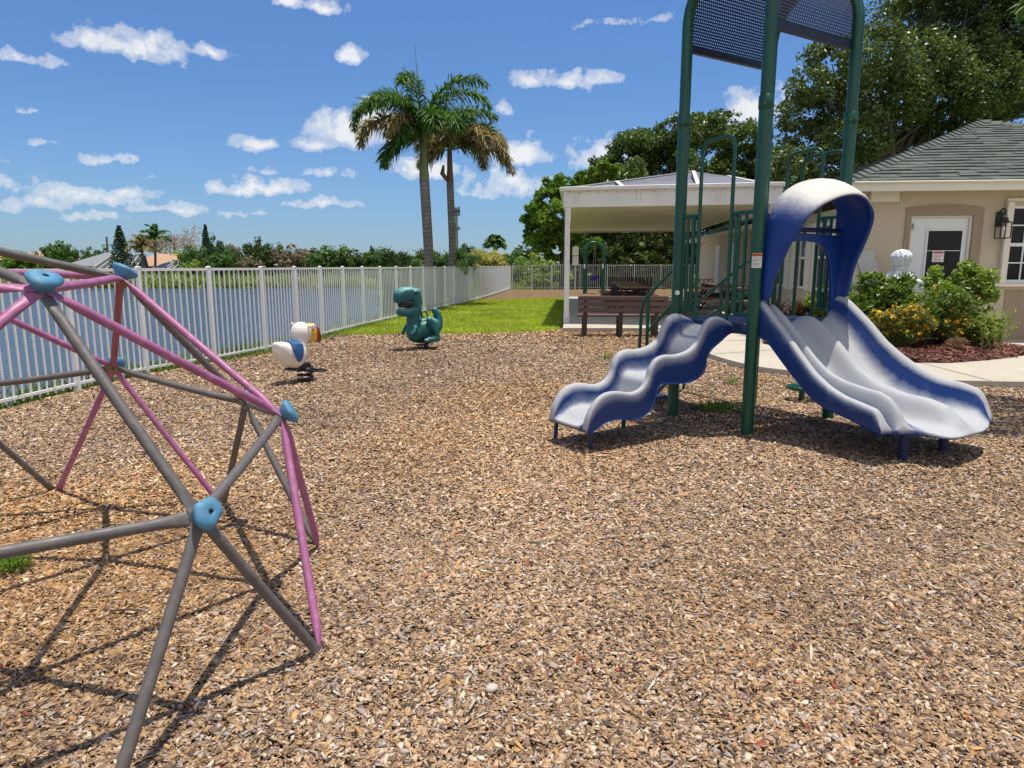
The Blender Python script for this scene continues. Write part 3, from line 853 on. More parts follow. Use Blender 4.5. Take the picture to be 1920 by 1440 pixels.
# deck with perforations drawn as a lattice of bars over a frame
dk = MB()
dk.bar(P(.02, .0, .885), P(W_ - .02, .0, .885), .04, .09); dk.bar(P(.02, -D_, .885), P(W_ - .02, -D_, .885), .04, .09)
dk.bar(P(0, -D_ + .04, .885), P(0, -.04, .885), .04, .09); dk.bar(P(W_, -D_ + .04, .885), P(W_, -.04, .885), .04, .09)
deck = obj('deck', dk, deck_m, play, 30, .006)
lat = MB()
for k in range(23): lat.bar(P(.02, -D_ + .03 + (D_ - .06) * k / 22, .921), P(W_ - .02, -D_ + .03 + (D_ - .06) * k / 22, .921), .02, .006)
for k in range(28): lat.bar(P(.03 + (W_ - .06) * k / 27, -D_ + .02, .9235), P(.03 + (W_ - .06) * k / 27, -.02, .9235), .02, .006)
obj('deck_plate', lat, deck_m, deck, 30)

# barriers and hoops at the deck edges
TR = .0165
def barrier(F_, t0, t1, name='barrier'):
    """F_(t) is a point on the deck edge; t0 the post side, t1 the hoop side"""
    r = MB(); zt, zb = 1.83, 1.0
    e = lambda t, z: F_(t) + Vector((0, 0, z))
    r.tube([e(t0, zt), e(t1, zt)], TR, 10)
    s = 1 if t1 > t0 else -1
    w = abs(t1 - t0)
    r.tube(rounded([e(t1 - s * .02, zt - .02), e(t1 - s * .045, zt - .03), e(t1 - s * .045, zb), e(t0 + s * .03, zb)], .05), TR * .9, 10)
    for k in (.35, .68): r.tube([e(t0 + s * w * k, zt), e(t0 + s * w * k, zb)], TR * .85, 8)
    r.tube(rounded([e(t1 - s * .045, zb + .17), e(t0 + s * .09, zb + .17), e(t0 + s * .09, zb)], .06), TR * .85, 8)
    return obj(name, r, green, play, 60)
def hoop(F_, t0, t1, zt=2.45, zb=.9):
    e = lambda t, z: F_(t) + Vector((0, 0, z))
    return obj('entry_hoop', MB().tube(rounded([e(t0 + (.05 if t1 > t0 else -.05), zb - .02), e(t0, zb), e(t0, zt - .02), e(t1, zt), e(t1, zb), e(t1 - (.05 if t1 > t0 else -.05), zb - .02)], .1, 6), TR, 12), green, play, 60)
eL = lambda t: P(.0, t, 0); eR = lambda t: P(W_, t, 0)
hoop(eL, -.63, -.28, 2.46); barrier(eL, -D_ + .04, -.645); barrier(eL, -.05, -.265)
hoop(eR, -.60, -.24, 2.45); barrier(eR, -D_ + .04, -.615); barrier(eR, -.05, -.225)
# climbing hoop beyond the deck with a low stepping pod
eC = lambda t: P(W_ + .17, t, 0)
cl = hoop(eC, -.56, -.13, 2.43, .5); cl.name = 'climber_hoop'
pod = MB(); pc = P(1.66, -.66, 0)
ring = [pc + Vector((.14 * math.cos(a), .14 * math.sin(a), .15)) for a in np.linspace(0, 2 * PI, 25)]
pod.tube(ring, .02, 8)
for k in range(-3, 4): 
    q = math.sqrt(.13 ** 2 - (k * .036) ** 2); pod.bar(pc + Vector((k * .036, -q, .15)), pc + Vector((k * .036, q, .15)), .014, .014)
    pod.bar(pc + Vector((-q, k * .036, .152)), pc + Vector((q, k * .036, .152)), .014, .014)
pd = obj('stepping_pod', pod, green, play, 60)
obj('pod_stem', MB().tube([pc + Vector((0, 0, -.05)), pc + Vector((0, 0, .14))], .03, 12), green, pd, 60)

# stairs with handrails, going down behind the deck
for k in range(4):
    z = .92 - .23 * (k + 1) + .02; b = -D_ - .1 - .22 * k
    obj('stair_tread', MB().box(P(.34, b, z), (.52, .22, .035), Matrix((EX, EY, Vector((0, 0, 1)))).transposed()), deck_m, play, 30, .006)
for a in (.07, .61):
    obj('stair_stringer', MB().bar(P(a, -D_ - .03, .86), P(a, -D_ - .96, -.02), .03, .12), green, play, 30)
for a in (.03, W_ - .05):
    r = MB()
    r.tube(rounded([P(a, -D_ - .02, 1.36), P(a, -D_ - .1, 1.36), P(a, -D_ - .5, 1.05), P(a, -D_ - .53, .0)], .12, 6), TR, 12)
    r.tube(rounded([P(a, -D_ - .02, 1.1), P(a, -D_ - .42, .76)], .05), TR, 12)
    r.tube([P(a, -D_ - .41, 1.1), P(a, -D_ - .41, .0)], TR, 12)
    if a > .5:
        r = MB()
        r.tube(rounded([P(a, -D_ - .02, 1.45), P(a, -D_ - .12, 1.44), P(a, -D_ - .82, .95), P(a, -D_ - .9, .0)], .1, 6), TR, 12)
        r.tube(rounded([P(a, -D_ - .02, 1.13), P(a, -D_ - .1, 1.12), P(a, -D_ - .85, .72)], .08), TR, 12)
        r.tube([P(a, -D_ - .42, 1.24), P(a, -D_ - .42, .9)], TR, 12)
    obj('handrail', r, green, play, 60)

# --- wave slide
rim = [(.03, .90), (-.09, .955), (-.2, .985), (-.3, .965), (-.37, .88), (-.42, .79), (-.52, .725), (-.66, .70), (-.78, .705), (-.87, .68), (-.925, .61), (-.95, .53), (-1.02, .46), (-1.12, .437), (-1.26, .46), (-1.38, .455), (-1.47, .40), (-1.53, .31), (-1.55, .215)]
bot = [(.03, .85), (-.06, .83), (-.16, .77), (-.26, .71), (-.305, .64), (-.315, .57), (-.37, .50), (-.5, .462), (-.66, .465), (-.77, .478), (-.84, .45), (-.865, .37), (-.90, .285), (-1.0, .23), (-1.15, .232), (-1.28, .242), (-1.38, .225), (-1.47, .18), (-1.545, .165)]
rimS = bez([(a, 0, z) for a, z in rim], 4); botS = bez([(a, 0, z) for a, z in bot], 4)
N = len(rimS); rings = []; fades = []
bc, hw = -.44, .235
for i in range(N):
    r_, b_ = rimS[i], botS[i]
    k = i / (N - 1)
    lipf = max(0, (k - .93) / .07)
    bed = Vector((b_.x - .022, 0, b_.z + .042))
    # keep the bed inside the walls
    sec = [(-hw, b_.x, b_.z, .0), (-hw - .012, (b_.x + r_.x) / 2, (b_.z + r_.z) / 2, .02), (-hw - .014, r_.x, r_.z - .02, .45), (-hw - .004, r_.x, r_.z, 1), (-hw + .022, r_.x, r_.z + .004, 1), (-hw + .046, r_.x, r_.z - .014, .8),
           (-hw + .056, bed.x * .35 + r_.x * .65, bed.z * .35 + r_.z * .65, .12), (-hw + .062, bed.x * .8 + r_.x * .2, bed.z * .8 + r_.z * .2, .3), (-hw + .095, bed.x, bed.z + .004, .75), (-.08, bed.x, bed.z, .95), (0, bed.x, bed.z, 1)]
    sec = sec + [(-w, x, z, f) for w, x, z, f in sec[-2::-1]]
    nt = len(sec)
    sec += [(w_, b_.x, b_.z, 0) for w_, *_ in sec[-2:0:-1]]
    rings.append([P(x, bc + w_, z) for w_, x, z, f in sec]); fades += [f for *_, f in sec]
def strip_caps(mb, nr, n, nt):
    for base, fl in ((0, 0), ((nr - 1) * n, 1)):
        for j in range(nt - 1):
            a, b = base + j, base + j + 1; c = base + (n - j) % n; d = base + n - j - 1
            q = list(dict.fromkeys((a, b, d, c) if fl else (a, c, d, b)))
            if len(q) > 2: mb.f.append(tuple(q))
    return mb
mb = strip_caps(MB().loft(rings, True, False, fades), len(rings), len(rings[0]), nt)
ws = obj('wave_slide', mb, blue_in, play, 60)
sub = ws.modifiers.new('Sub', 'SUBSURF'); sub.levels = 1; sub.render_levels = 1
for q in ((1040, 825), (1105, 845)):
    g_ = gp(*q)
    lg = obj('slide_leg', MB().tube([g_ + Vector((0, 0, -.1)), g_ + Vector((.02, .01, .25))], .017, 10), navy_leg, ws, 60)
obj('bolt', MB().ball(gp(1105, 845) + Vector((.005, -.02, .215)), .012, None, 8, 5), bolt_m, lg)
obj('slide_strut', MB().tube([P(-.75, -.70, -.05), P(-.75, -.70, .5)], .02, 10), green, ws, 60)
obj('slide_bracket', MB().bar(P(-.1, bc, .80), P(-.45, bc, .52), .36, .03), navy_leg, ws, 30)

# --- double slide
KL = {   # key lines (b, z) running down the slide
 'rimL': [(0, 1.125), (.05, 1.11), (.14, 1.01), (.28, .88), (.41, .74), (.56, .59), (.70, .5), (.83, .45), (.98, .42), (1.08, .40), (1.14, .33)],
 'gap': [(0, 1.07), (.05, 1.05), (.14, .96), (.28, .83), (.41, .69), (.56, .545), (.70, .465), (.83, .43), (.98, .405), (1.08, .37), (1.15, .30)],
 'rim2': [(0, 1.09), (.05, 1.07), (.18, .97), (.31, .84), (.44, .70), (.59, .58), (.73, .53), (.9, .50), (1.0, .49), (1.09, .45), (1.16, .36), (1.2, .27)],
 'bed': [(0, .925), (.08, .90), (.16, .84), (.28, .72), (.42, .56), (.56, .43), (.7, .345), (.85, .305), (1.0, .285), (1.2, .275), (1.33, .262), (1.42, .24)],
 'div': [(0, .945), (.08, .975), (.16, .965), (.29, .885), (.45, .74), (.6, .59), (.78, .485), (.99, .435), (1.15, .425), (1.27, .39), (1.37, .30), (1.43, .24)],
 'rimR': [(0, 1.14), (.12, 1.12), (.22, 1.04), (.36, .92), (.51, .77), (.68, .65), (.84, .56), (.98, .51), (1.12, .495), (1.24, .46), (1.3, .38), (1.33, .28)],
 'low': [(0, .84), (.13, .80), (.25, .68), (.37, .565), (.53, .42), (.67, .345), (.89, .30), (1.08, .25), (1.2, .215), (1.45, .205)]}
def kz(k, b):
    L = KL[k]; return float(np.interp(b, [x for x, _ in L], [y for _, y in L]))
#        a at top, a at end, b at end, line, mix with bed, fade
CS = [(.02, -.02, 1.15, ('low', 0), 0), (.012, -.03, 1.15, ('rimL', -.13), .0), (.012, -.035, 1.15, ('rimL', -.035), .2), (.03, -.02, 1.15, ('rimL', .008), .9), (.065, .02, 1.15, ('rimL', .012), 1), (.098, .06, 1.16, ('rimL', -.01), 1), (.112, .09, 1.17, ('gap', -.06), .3), (.135, .12, 1.18, ('gap', -.075), .25),
      (.15, .145, 1.19, ('rim2', -.02), .9), (.17, .17, 1.2, ('rim2', .014), 1), (.198, .20, 1.215, ('rim2', .016), 1), (.222, .226, 1.225, ('rim2', -.02), .9), (.236, .25, 1.24, ('mid2', .45), .35), (.25, .28, 1.27, ('mid2', .12), .55), (.285, .32, 1.34, ('bed', -.008), .95), (.36, .36, 1.42, ('bed', -.012), 1), (.435, .44, 1.44, ('bed', -.006), 1),
      (.475, .49, 1.445, ('midd', .35), .8), (.505, .53, 1.445, ('midd', .85), .9), (.54, .57, 1.44, ('div', .014), 1), (.58, .62, 1.44, ('div', .016), 1), (.615, .67, 1.44, ('midd', .85), .9), (.645, .72, 1.44, ('midd', .35), .75), (.69, .78, 1.44, ('bed', -.006), 1), (.80, .90, 1.42, ('bed', -.012), 1), (.90, 1.02, 1.40, ('bed', .006), .95),
      (.965, 1.09, 1.37, ('midr', .2), .6), (1.005, 1.13, 1.35, ('midr', .5), .12), (1.03, 1.155, 1.34, ('midr', .82), .1), (1.045, 1.165, 1.335, ('rimR', -.012), .9), (1.07, 1.185, 1.335, ('rimR', .012), 1), (1.10, 1.205, 1.33, ('rimR', .008), 1), (1.125, 1.22, 1.33, ('rimR', -.04), .2), (1.128, 1.225, 1.33, ('rimR', -.12), 0), (1.12, 1.22, 1.33, ('low', .0), 0)]
nt = len(CS); CS += [(a0, a1, be, ('low', 0), 0) for a0, a1, be, *_ in CS[-2:0:-1]]
rings = []; fades = []
TT = list(np.linspace(0, .8, 22)) + list(np.linspace(.825, 1, 10))
for t_ in TT:
    ring = []
    for (a0, a1, be, (ln, prm), f) in CS:
        b = be * t_; k = max(0, (t_ - .45) / .55) ** 1.5
        a = a0 + (a1 - a0) * k * (.55 if a0 > .7 else 1)
        if ln == 'mid2': z = kz('bed', b) * (1 - prm) + kz('rim2', b) * prm
        elif ln == 'midd': z = kz('bed', b) * (1 - prm) + kz('div', b) * prm
        elif ln == 'midr': z = kz('bed', b) * (1 - prm) + kz('rimR', b) * prm
        else: z = kz(ln, b) + prm
        if ln != 'low':
            lip = max(0, (t_ - .955) / .045)
            tz = {'rimL': .285, 'gap': .275, 'rim2': .28, 'mid2': .255, 'rimR': .27, 'midr': .25}.get(ln, .232)
            z = z * (1 - lip ** 2) + tz * lip ** 2 if lip > 0 else z
        ring.append(P(a, b, z)); fades.append(f * (1 - .0 * t_))
    rings.append(ring)
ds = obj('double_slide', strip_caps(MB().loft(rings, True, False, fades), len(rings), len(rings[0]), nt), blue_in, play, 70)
sub = ds.modifiers.new('Sub', 'SUBSURF'); sub.levels = 1; sub.render_levels = 2
for q in ((1695, 865), (1770, 850)):
    g_ = gp(*q); obj('slide_leg', MB().tube([g_ + Vector((0, .02, -.1)), g_ + Vector((0, .02, .27))], .034, 14), navy_leg, ds, 60)

# --- hood over the double slide
rb = [(1.13, .0), (1.3, .0), (1.45, .0), (1.6, .0), (1.72, .0)]
back = [(.055, 1.12), (.05, 1.28), (.05, 1.44), (.05, 1.6), (.075, 1.76), (.14, 1.89), (.26, 1.99), (.40, 2.05), (.56, 2.07)]
front = [(.03, .10, 1.12), (.03, .125, 1.28), (.055, .18, 1.44), (.064, .25, 1.6), (.11, .325, 1.75), (.18, .365, 1.84), (.30, .40, 1.905), (.42, .425, 1.945), (.56, .435, 1.96)]
mir = lambda L: L + [(1.12 - p[0],) + tuple(p[1:]) for p in L[-2::-1]]
back = bez([(a, 0, z) for a, z in mir(back)], 3); front = bez([(a, b, z) for a, b, z in mir(front)], 3)
N = len(back); rings = []; fades = []
cen = Vector((.56, 0, 1.5))
for i in range(N):
    B_, F_ = back[i], front[i]
    d = Vector((B_.x - .56, 0, max(0, B_.z - 1.62))); d = d.normalized() if d.length > 0 else Vector((0, 0, 1))
    upf = max(0, min(1, (B_.z - 1.62) / .40)); tf = upf ** 1.9
    if B_.x > .56: tf *= .9
    ring = []; fd = []
    for k in (0, .25, .5, .75, 1):          # outer skin
        bul = .055 * math.sin(PI * k) * (.3 + upf) + .012
        p = B_ * (1 - k) + F_ * k + d * bul
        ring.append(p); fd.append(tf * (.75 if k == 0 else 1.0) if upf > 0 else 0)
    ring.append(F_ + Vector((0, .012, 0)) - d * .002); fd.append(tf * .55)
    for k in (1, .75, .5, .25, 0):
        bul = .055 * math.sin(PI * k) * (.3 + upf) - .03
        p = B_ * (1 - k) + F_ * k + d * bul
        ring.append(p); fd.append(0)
    rings.append([P(p.x, p.y + .015, p.z) for p in ring]); fades += fd
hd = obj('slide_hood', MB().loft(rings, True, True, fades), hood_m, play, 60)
sub = hd.modifiers.new('Sub', 'SUBSURF'); sub.levels = 1; sub.render_levels = 1
# inner back plate: side cheeks, arched cross band
def plate(outline_out, outline_in, b0, b1):
    n = len(outline_out); mb = MB(); rings = []
    for (ao, zo), (ai, zi) in zip(outline_out, outline_in):
        rings.append([P(ao, b0, zo), P(ao, b1, zo), P(ai, b1, zi), P(ai, b0, zi)])
    return mb.loft(rings, True, True)
oo = [(.045, 1.0), (.045, 1.2), (.045, 1.45), (.05, 1.6), (.06, 1.66), (.3, 1.665), (.56, 1.67), (.82, 1.665), (1.06, 1.66), (1.07, 1.6), (1.075, 1.45), (1.075, 1.2), (1.075, 1.0)]
ii = [(.12, 1.0), (.13, 1.2), (.17, 1.38), (.23, 1.5), (.30, 1.565), (.42, 1.60), (.56, 1.605), (.70, 1.60), (.82, 1.565), (.89, 1.5), (.95, 1.38), (.985, 1.2), (1.0, 1.0)]
obj('hood_back_plate', plate(oo, ii, .0, .035), hood_m, hd, 50, .008)
obj('hood_bar', MB().tube([P(.06, .03, 1.70), P(1.06, .03, 1.70)], .02, 12), navy_leg, hd, 60)
fg = MB(); fg.box(P(.03, .0, 1.78), (.12, .03, .16), Matrix((EX, EY, Vector((0, 0, 1)))).transposed()); fg.box(P(1.09, .0, 1.78), (.12, .03, .16), Matrix((EX, EY, Vector((0, 0, 1)))).transposed())
obj('hood_flange', fg, hood_m, hd, 40, .01)
obj('bolt', MB().ball(P(.045, .022, 1.79), .012, None, 10, 6), bolt_m, hd)

# warning sticker wrapped on the front post, round white marker on the left one
paper = M('white sticker', (.82, .82, .8, 1), .45, .03)
orange = M('orange sticker band', srgb(214, 96, 40), .45, .05)
ink = M('black ink', (.03, .03, .035, 1), .6)
dirv = Vector((0 - PO.x, 0 - PO.y, 0)).normalized()
a0 = math.atan2(dirv.y, dirv.x)
def wrap(w0, w1, z0, z1, rr, c=PO, n=8):
    mb = MB(); rings = []
    for k in range(n + 1):
        a = a0 + (w0 + (w1 - w0) * k / n) / PR
        rings.append([Vector((c.x + r * math.cos(a), c.y + r * math.sin(a), z)) for z, r in ((z0, PR - .001), (z0, rr), (z1, rr), (z1, PR - .001))])
    return mb.loft(rings, True, True)
st = obj('warning_sticker', wrap(-.042, .042, 1.385, 1.50, PR + .001), paper, play, 60)
obj('sticker_band', wrap(-.040, .040, 1.475, 1.498, PR + .0016), orange, st, 60)
tmb = text_mb('WARNING', .017, (0, 0, 0), (1, 0, 0), (0, 1, 0), .0002)
wv = []
for p in tmb.v:
    a = a0 + (p.x) / PR
    rr = PR + .0021 + p.z
    wv.append(Vector((PO.x + rr * math.cos(a), PO.y + rr * math.sin(a), 1.481 + p.y)))
t2 = MB(); t2.add(wv, tmb.f); obj('sticker_title', t2, ink, st, None)
lm_ = MB()
for k in range(7):
    w1 = [.03, .034, .026, .012, .03, .02, .033][k]
    lm_.merge(wrap(-.034, w1, 1.462 - k * .0108, 1.4655 - k * .0108, PR + .0016, n=5))
obj('sticker_text', lm_, ink, st, 60)
lp = P(0, -D_, 0); dv = Vector((-lp.x, -lp.y, 0)).normalized()
obj('round_marker', MB().lathe([(.0005, .003), (.022, .003), (.022, 0), (.0005, 0)], lp + dv * PR * 1.0 + Vector((0, 0, 1.16)), 16, dv.to_track_quat('Z', 'Y').to_matrix()), paper, play, 40)
# ------------------------------------------------------------------ spring riders
black_st = M('black spring steel', (.012, .012, .014, 1), .45, .1, 8, metal=.0)
def spring(c, r, z0, z1, turns, wire):
    pts = [Vector((c[0] + r * math.cos(2 * PI * turns * k / 90), c[1] + r * math.sin(2 * PI * turns * k / 90), z0 + (z1 - z0) * k / 90)) for k in range(91)]
    return MB().tube(pts, wire, 8)
def rot_frame(fwd):
    f = Vector((fwd[0], fwd[1], 0)).normalized(); l = Vector((-f.y, f.x, 0))
    return Matrix((f, l, Vector((0, 0, 1)))).transposed()
def place(mb, R, c):
    m2 = MB(); m2.add([Vector(c) + R @ (p + SHIFT) for p in mb.v], mb.f, mb.fade); return m2
SHIFT = Vector((0, 0, 0))

def bleached(name, c, pale, up0=.35, up1=.95, dirt=None):
    m, t, b = new_mat(name)
    co = t.coord('Object')
    sp = t.node('ShaderNodeSeparateXYZ'); t.l.new(t.node('ShaderNodeNewGeometry').outputs['Normal'], sp.inputs[0])
    f = t.ramp(sp.outputs[2], [(up0, 0.0), (up1, .8)])
    n = t.noise(7, 5, .65, co)
    f = t.math('MULTIPLY', f, t.ramp(n, [(.3, .35), (.65, 1.0)]))
    lo = t.mix(t.ramp(n, [(.35, 0.0), (.7, .6)]), c, tuple(x * 1.5 for x in c[:3]) + (1,))
    t.l.new(t.mix(f, lo, pale), b.inputs['Base Color']); b.inputs['Roughness'].default_value = .42
    t.l.new(t.bump(t.noise(60, 3, .6, co), .002, .4), b.inputs['Normal'])
    return m
teal = bleached('weathered teal plastic', srgb(18, 84, 84), srgb(150, 200, 188))
mouth_m = M('dark mouth', (.012, .018, .02, 1), .6)
tooth_m = M('tooth white', srgb(150, 160, 156), .5)
dc = gp(792, 655); dc.z = 0
R = rot_frame((-.80, -.60)) @ Matrix.Diagonal((.72, .92, 1.0))
dino = empty('dinosaur_rider', dc, 'teal dinosaur spring rider with an open toothed mouth, by the lawn edge', 'spring rider')
mb = MB()
sc = 1.0
mb.ball((-.02, 0, .335), (.36, .19, .19)); mb.ball((.20, 0, .30), (.19, .185, .17)); mb.ball((-.26, 0, .37), (.16, .16, .17))
mb.tube([(.21, 0, .26), (.225, 0, .45), (.235, 0, .62), (.24, 0, .76)], [.175, .155, .14, .135], 18)
hs0 = len(mb.v)
# head: upper block, muzzle, lower jaw
def sect(x, zc, hy, hz, n=18, e=3.2):
    return [Vector((x, hy * abs(math.cos(a)) ** (2 / e) * (1 if math.cos(a) >= 0 else -1), zc + hz * abs(math.sin(a)) ** (2 / e) * (1 if math.sin(a) >= 0 else -1))) for a in [2 * PI * k / n for k in range(n)]]
mb.loft([sect(.09, .84, .10, .12), sect(.13, .85, .145, .16), sect(.26, .865, .155, .145), sect(.30, .90, .15, .11)])
mb.loft([sect(.20, .915, .15, .10), sect(.34, .925, .145, .105), sect(.48, .91, .14, .115), sect(.575, .885, .13, .10), sect(.625, .87, .10, .065), sect(.635, .865, .05, .03)])
mb.loft([sect(.10, .70, .10, .09), sect(.16, .685, .145, .10), sect(.32, .655, .14, .055), sect(.46, .65, .125, .055), sect(.56, .66, .10, .05), sect(.585, .665, .05, .03)])
mb.tube([(.12, .10, .84), (.17, .11, .72), (.14, .10, .64)], .05, 12); mb.tube([(.12, -.10, .84), (.17, -.11, .72), (.14, -.10, .64)], .05, 12)
for i_ in range(hs0, len(mb.v)): mb.v[i_] = Vector((.27, 0, .80)) + (mb.v[i_] - Vector((.27, 0, .80))) * 1.12
mb.tube([(-.28, 0, .33), (-.41, 0, .40), (-.44, 0, .50), (-.41, 0, .59), (-.355, 0, .645)], [.16, .135, .11, .09, .06], 16); mb.ball((-.35, 0, .64), .065)
for s in (-1, 1):
    mb.tube([(-.22, s * .13, .32), (-.10, s * .21, .44), (-.03, s * .23, .50)], [.11, .095, .075], 14); mb.ball((-.03, s * .235, .50), (.08, .065, .07))
    mb.tube([(-.03, s * .235, .48), (-.17, s * .25, .32), (-.25, s * .25, .21)], [.065, .055, .055], 12)
    mb.tube([(-.27, s * .25, .2), (-.12, s * .255, .185), (.04, s * .26, .175)], [.06, .05, .062], 12); mb.ball((.07, s * .26, .17), (.07, .06, .04))
    mb.tube([(.28, s * .16, .40), (.34, s * .20, .32), (.40, s * .17, .27)], [.05, .04, .045], 10)
    mb.ball((.25, s * .15, .97), (.06, .035, .04))
body = obj('body', place(fuse(mb, .014, 5), R, dc), teal, dino, 180)
mo = MB().loft([sect(.10, .78, .09, .055), sect(.30, .772, .13, .055), sect(.55, .772, .108, .05)])
obj('mouth', place(mo, R, dc), mouth_m, body, 60)
te = MB()
for s in (-1, 1):
    for k in range(8):
        x = .33 + k * .032; w = .128 - .012 * max(0, k - 4)
        te.lathe([(.009, 0), (.006, -.012), (.001, -.022)], (x, s * w, .822), 6); te.lathe([(.008, 0), (.005, .012), (.001, .02)], (x - .015, s * (w - .012), .70), 6)
for k in range(-3, 4): te.lathe([(.008, 0), (.001, -.022)], (.60, k * .028, .82), 6); te.lathe([(.008, 0), (.001, .02)], (.565, k * .026, .70), 6)
obj('teeth', place(te, R, dc), tooth_m, body, 40)
hn = MB()
for s in (-1, 1): hn.tube(rounded([(.08, s * .09, .5), (.10, s * .11, .64), (-.04, s * .11, .66), (-.12, s * .09, .5)], .08, 5), .016, 10)
obj('handle', place(hn, R, dc), teal, body, 60)
for s in (-1, 1):
    obj('eye', place(MB().ball((.27, s * .168, .965), (.025, .018, .022)), R, dc), mouth_m, body, 60)
obj('spring', spring((dc.x, dc.y), .095, .0, .16, 3.2, .016), black_st, dino, 60)
obj('mount_plate', MB().lathe([(.0005, .155), (.12, .155), (.12, .17), (.0005, .17)], dc, 16), black_st, dino, 30)

white_pl = bleached('weathered white plastic', srgb(214, 206, 196), srgb(232, 230, 224))
seat_blue = M('faded blue seat', srgb(40, 88, 146), .4, .2, 10, dirt=srgb(130, 160, 190), dscale=7, damt=.6)
yel = M('yellow beak', srgb(222, 184, 58), .4, .15, 8, dirt=srgb(226, 216, 180), damt=.6)
redm = M('red beak', srgb(168, 30, 40), .35, .1, 8)
blk = M('black beak tip', srgb(34, 30, 36), .4)
tc = gp(573, 716); tc.z = 0
R = rot_frame((.62, .78)) @ Matrix.Diagonal((.60, .92, 1.0))
# local frame: x forward (beak), y left
SHIFT = Vector((-.30, 0, 0))
touc = empty('toucan_rider', tc, 'white toucan spring rider with blue saddle and red yellow beak, beside the fence', 'spring rider')
mb = MB()
mb.loft([sect(-.36, .455, .03, .03), sect(-.345, .45, .09, .06), sect(-.28, .42, .135, .10), sect(-.16, .37, .16, .145, e=2.6), sect(-.02, .35, .17, .155, e=2.5), sect(.12, .35, .165, .15, e=2.5), sect(.22, .37, .14, .13, e=2.4), sect(.28, .39, .09, .08), sect(.295, .39, .03, .03)])
mb.tube([(.16, 0, .38), (.2, 0, .5), (.22, 0, .58)], [.14, .125, .13], 18)
mb.ball((.25, 0, .60), (.21, .14, .14))
mb.ball((-.20, 0, .47), (.13, .09, .05))
body = obj('body', place(fuse(mb, .013, 5), R, tc), white_pl, touc, 180)
def patch(c, ry, rz, nrm):   # saddle cheek lying on the body side
    return None
sd = MB()
for s in (-1, 1):
    rings = []
    for k, (x0, x1, z) in enumerate([(-.12, .10, .485), (-.12, .11, .45), (-.105, .10, .40), (-.08, .085, .35), (-.05, .06, .31), (-.02, .03, .285)]):
        y = .145 + .027 * math.sin(PI * min(1, (.53 - z) / .30))
        rings.append([Vector((x0 + (x1 - x0) * j / 8, s * (y + .014 * math.sin(PI * j / 8)), z)) for j in range(9)])
    rings.insert(0, [Vector((-.11 + .20 * j / 8, s * .06, .512)) for j in range(9)])
    rings.insert(0, [Vector((-.11 + .20 * j / 8, 0, .515)) for j in range(9)])
    sd.loft(rings, False, False)
so_ = obj('saddle', place(sd, R, tc), seat_blue, body, 60)
sm_ = so_.modifiers.new('S', 'SOLIDIFY'); sm_.thickness = .02; sm_.offset = 0
SHIFT = Vector((-.19, 0, 0))
bk = MB().loft([sect(.24, .60, .10, .105), sect(.33, .60, .10, .11), sect(.37, .60, .10, .115), sect(.42, .595, .095, .115)]); beak = obj('beak', place(bk, R, tc), yel, body, 60)
obj('beak_band', place(MB().loft([sect(.42, .595, .096, .116), sect(.47, .585, .088, .11), sect(.50, .57, .08, .10)]), R, tc), redm, beak, 60)
obj('beak_tip', place(MB().loft([sect(.50, .57, .081, .10), sect(.54, .55, .066, .082), sect(.565, .525, .035, .045), sect(.57, .515, .01, .015)]), R, tc), blk, beak, 60)
for s in (-1, 1):
    obj('eye', place(MB().ball((.315, s * .105, .645), (.018, .012, .02)), R, tc), mouth_m, body, 60)
hb = MB().tube([(.20, -.23, .685), (.20, .23, .685)], .017, 12)
for s in (-1, 1): hb.lathe([(.012, -.02), (.034, -.018), (.036, 0), (.034, .018), (.012, .02)], (.20, s * .235, .685), 14, Matrix.Rotation(PI / 2, 3, 'X'))
obj('handlebar', place(hb, R, tc), white_pl, body, 60)
SHIFT = Vector((0, 0, 0))
fr = MB()
for s in (-1, 1):
    fr.tube(rounded([(.07, s * .02, .15), (.07, s * .27, .15), (-.05, s * .27, .15), (-.05, s * .02, .15)], .055, 6), .011, 8)
R2 = rot_frame((.26, .97))
obj('footrest', place(fr, R2, tc), black_st, touc, 60)
obj('spring', spring((tc.x, tc.y), .085, .0, .2, 3.5, .017), black_st, touc, 60)
pl = MB().lathe([(.0005, .185), (.075, .185), (.075, .235), (.0005, .235)], tc, 14); obj('mount_plate', pl, black_st, touc, 40)

# ------------------------------------------------------------------ park bench in front of the patio
brown = M('brown recycled plastic', srgb(92, 66, 58), .55, .12, 7, dirt=srgb(122, 96, 88), dscale=4, damt=.4, bump=.001, bscale=60)
dkbrown = M('dark brown plastic', srgb(58, 44, 40), .6, .12, 7)
bc_ = gp(1163, 633); bc_.z = 0
bx = Vector((1, -.03, 0)).normalized(); by = Vector((.03, 1, 0)).normalized()
Rb = Matrix((bx, by, Vector((0, 0, 1)))).transposed()
bench = empty('park_bench', bc_, 'brown slatted park bench seen from behind at the patio edge', 'bench')
L_ = 1.76
for z in (.775, .665, .545):
    obj('back_slat', MB().box(bc_ + Vector((.03, -.01, z)) - by * .045, (L_, .03, .088), Rb), brown, bench, 30, .006)
    for x in (-.70, 0, .70): obj('bolt', MB().ball(bc_ + bx * x + Vector((.0, -.062, z)), .012, None, 8, 5), bolt_m, bench)
for k in range(4): obj('seat_slat', MB().box(bc_ + bx * .03 + by * (.10 + .105 * k) + Vector((0, 0, .425)), (L_, .09, .035), Rb), brown, bench, 30, .006)
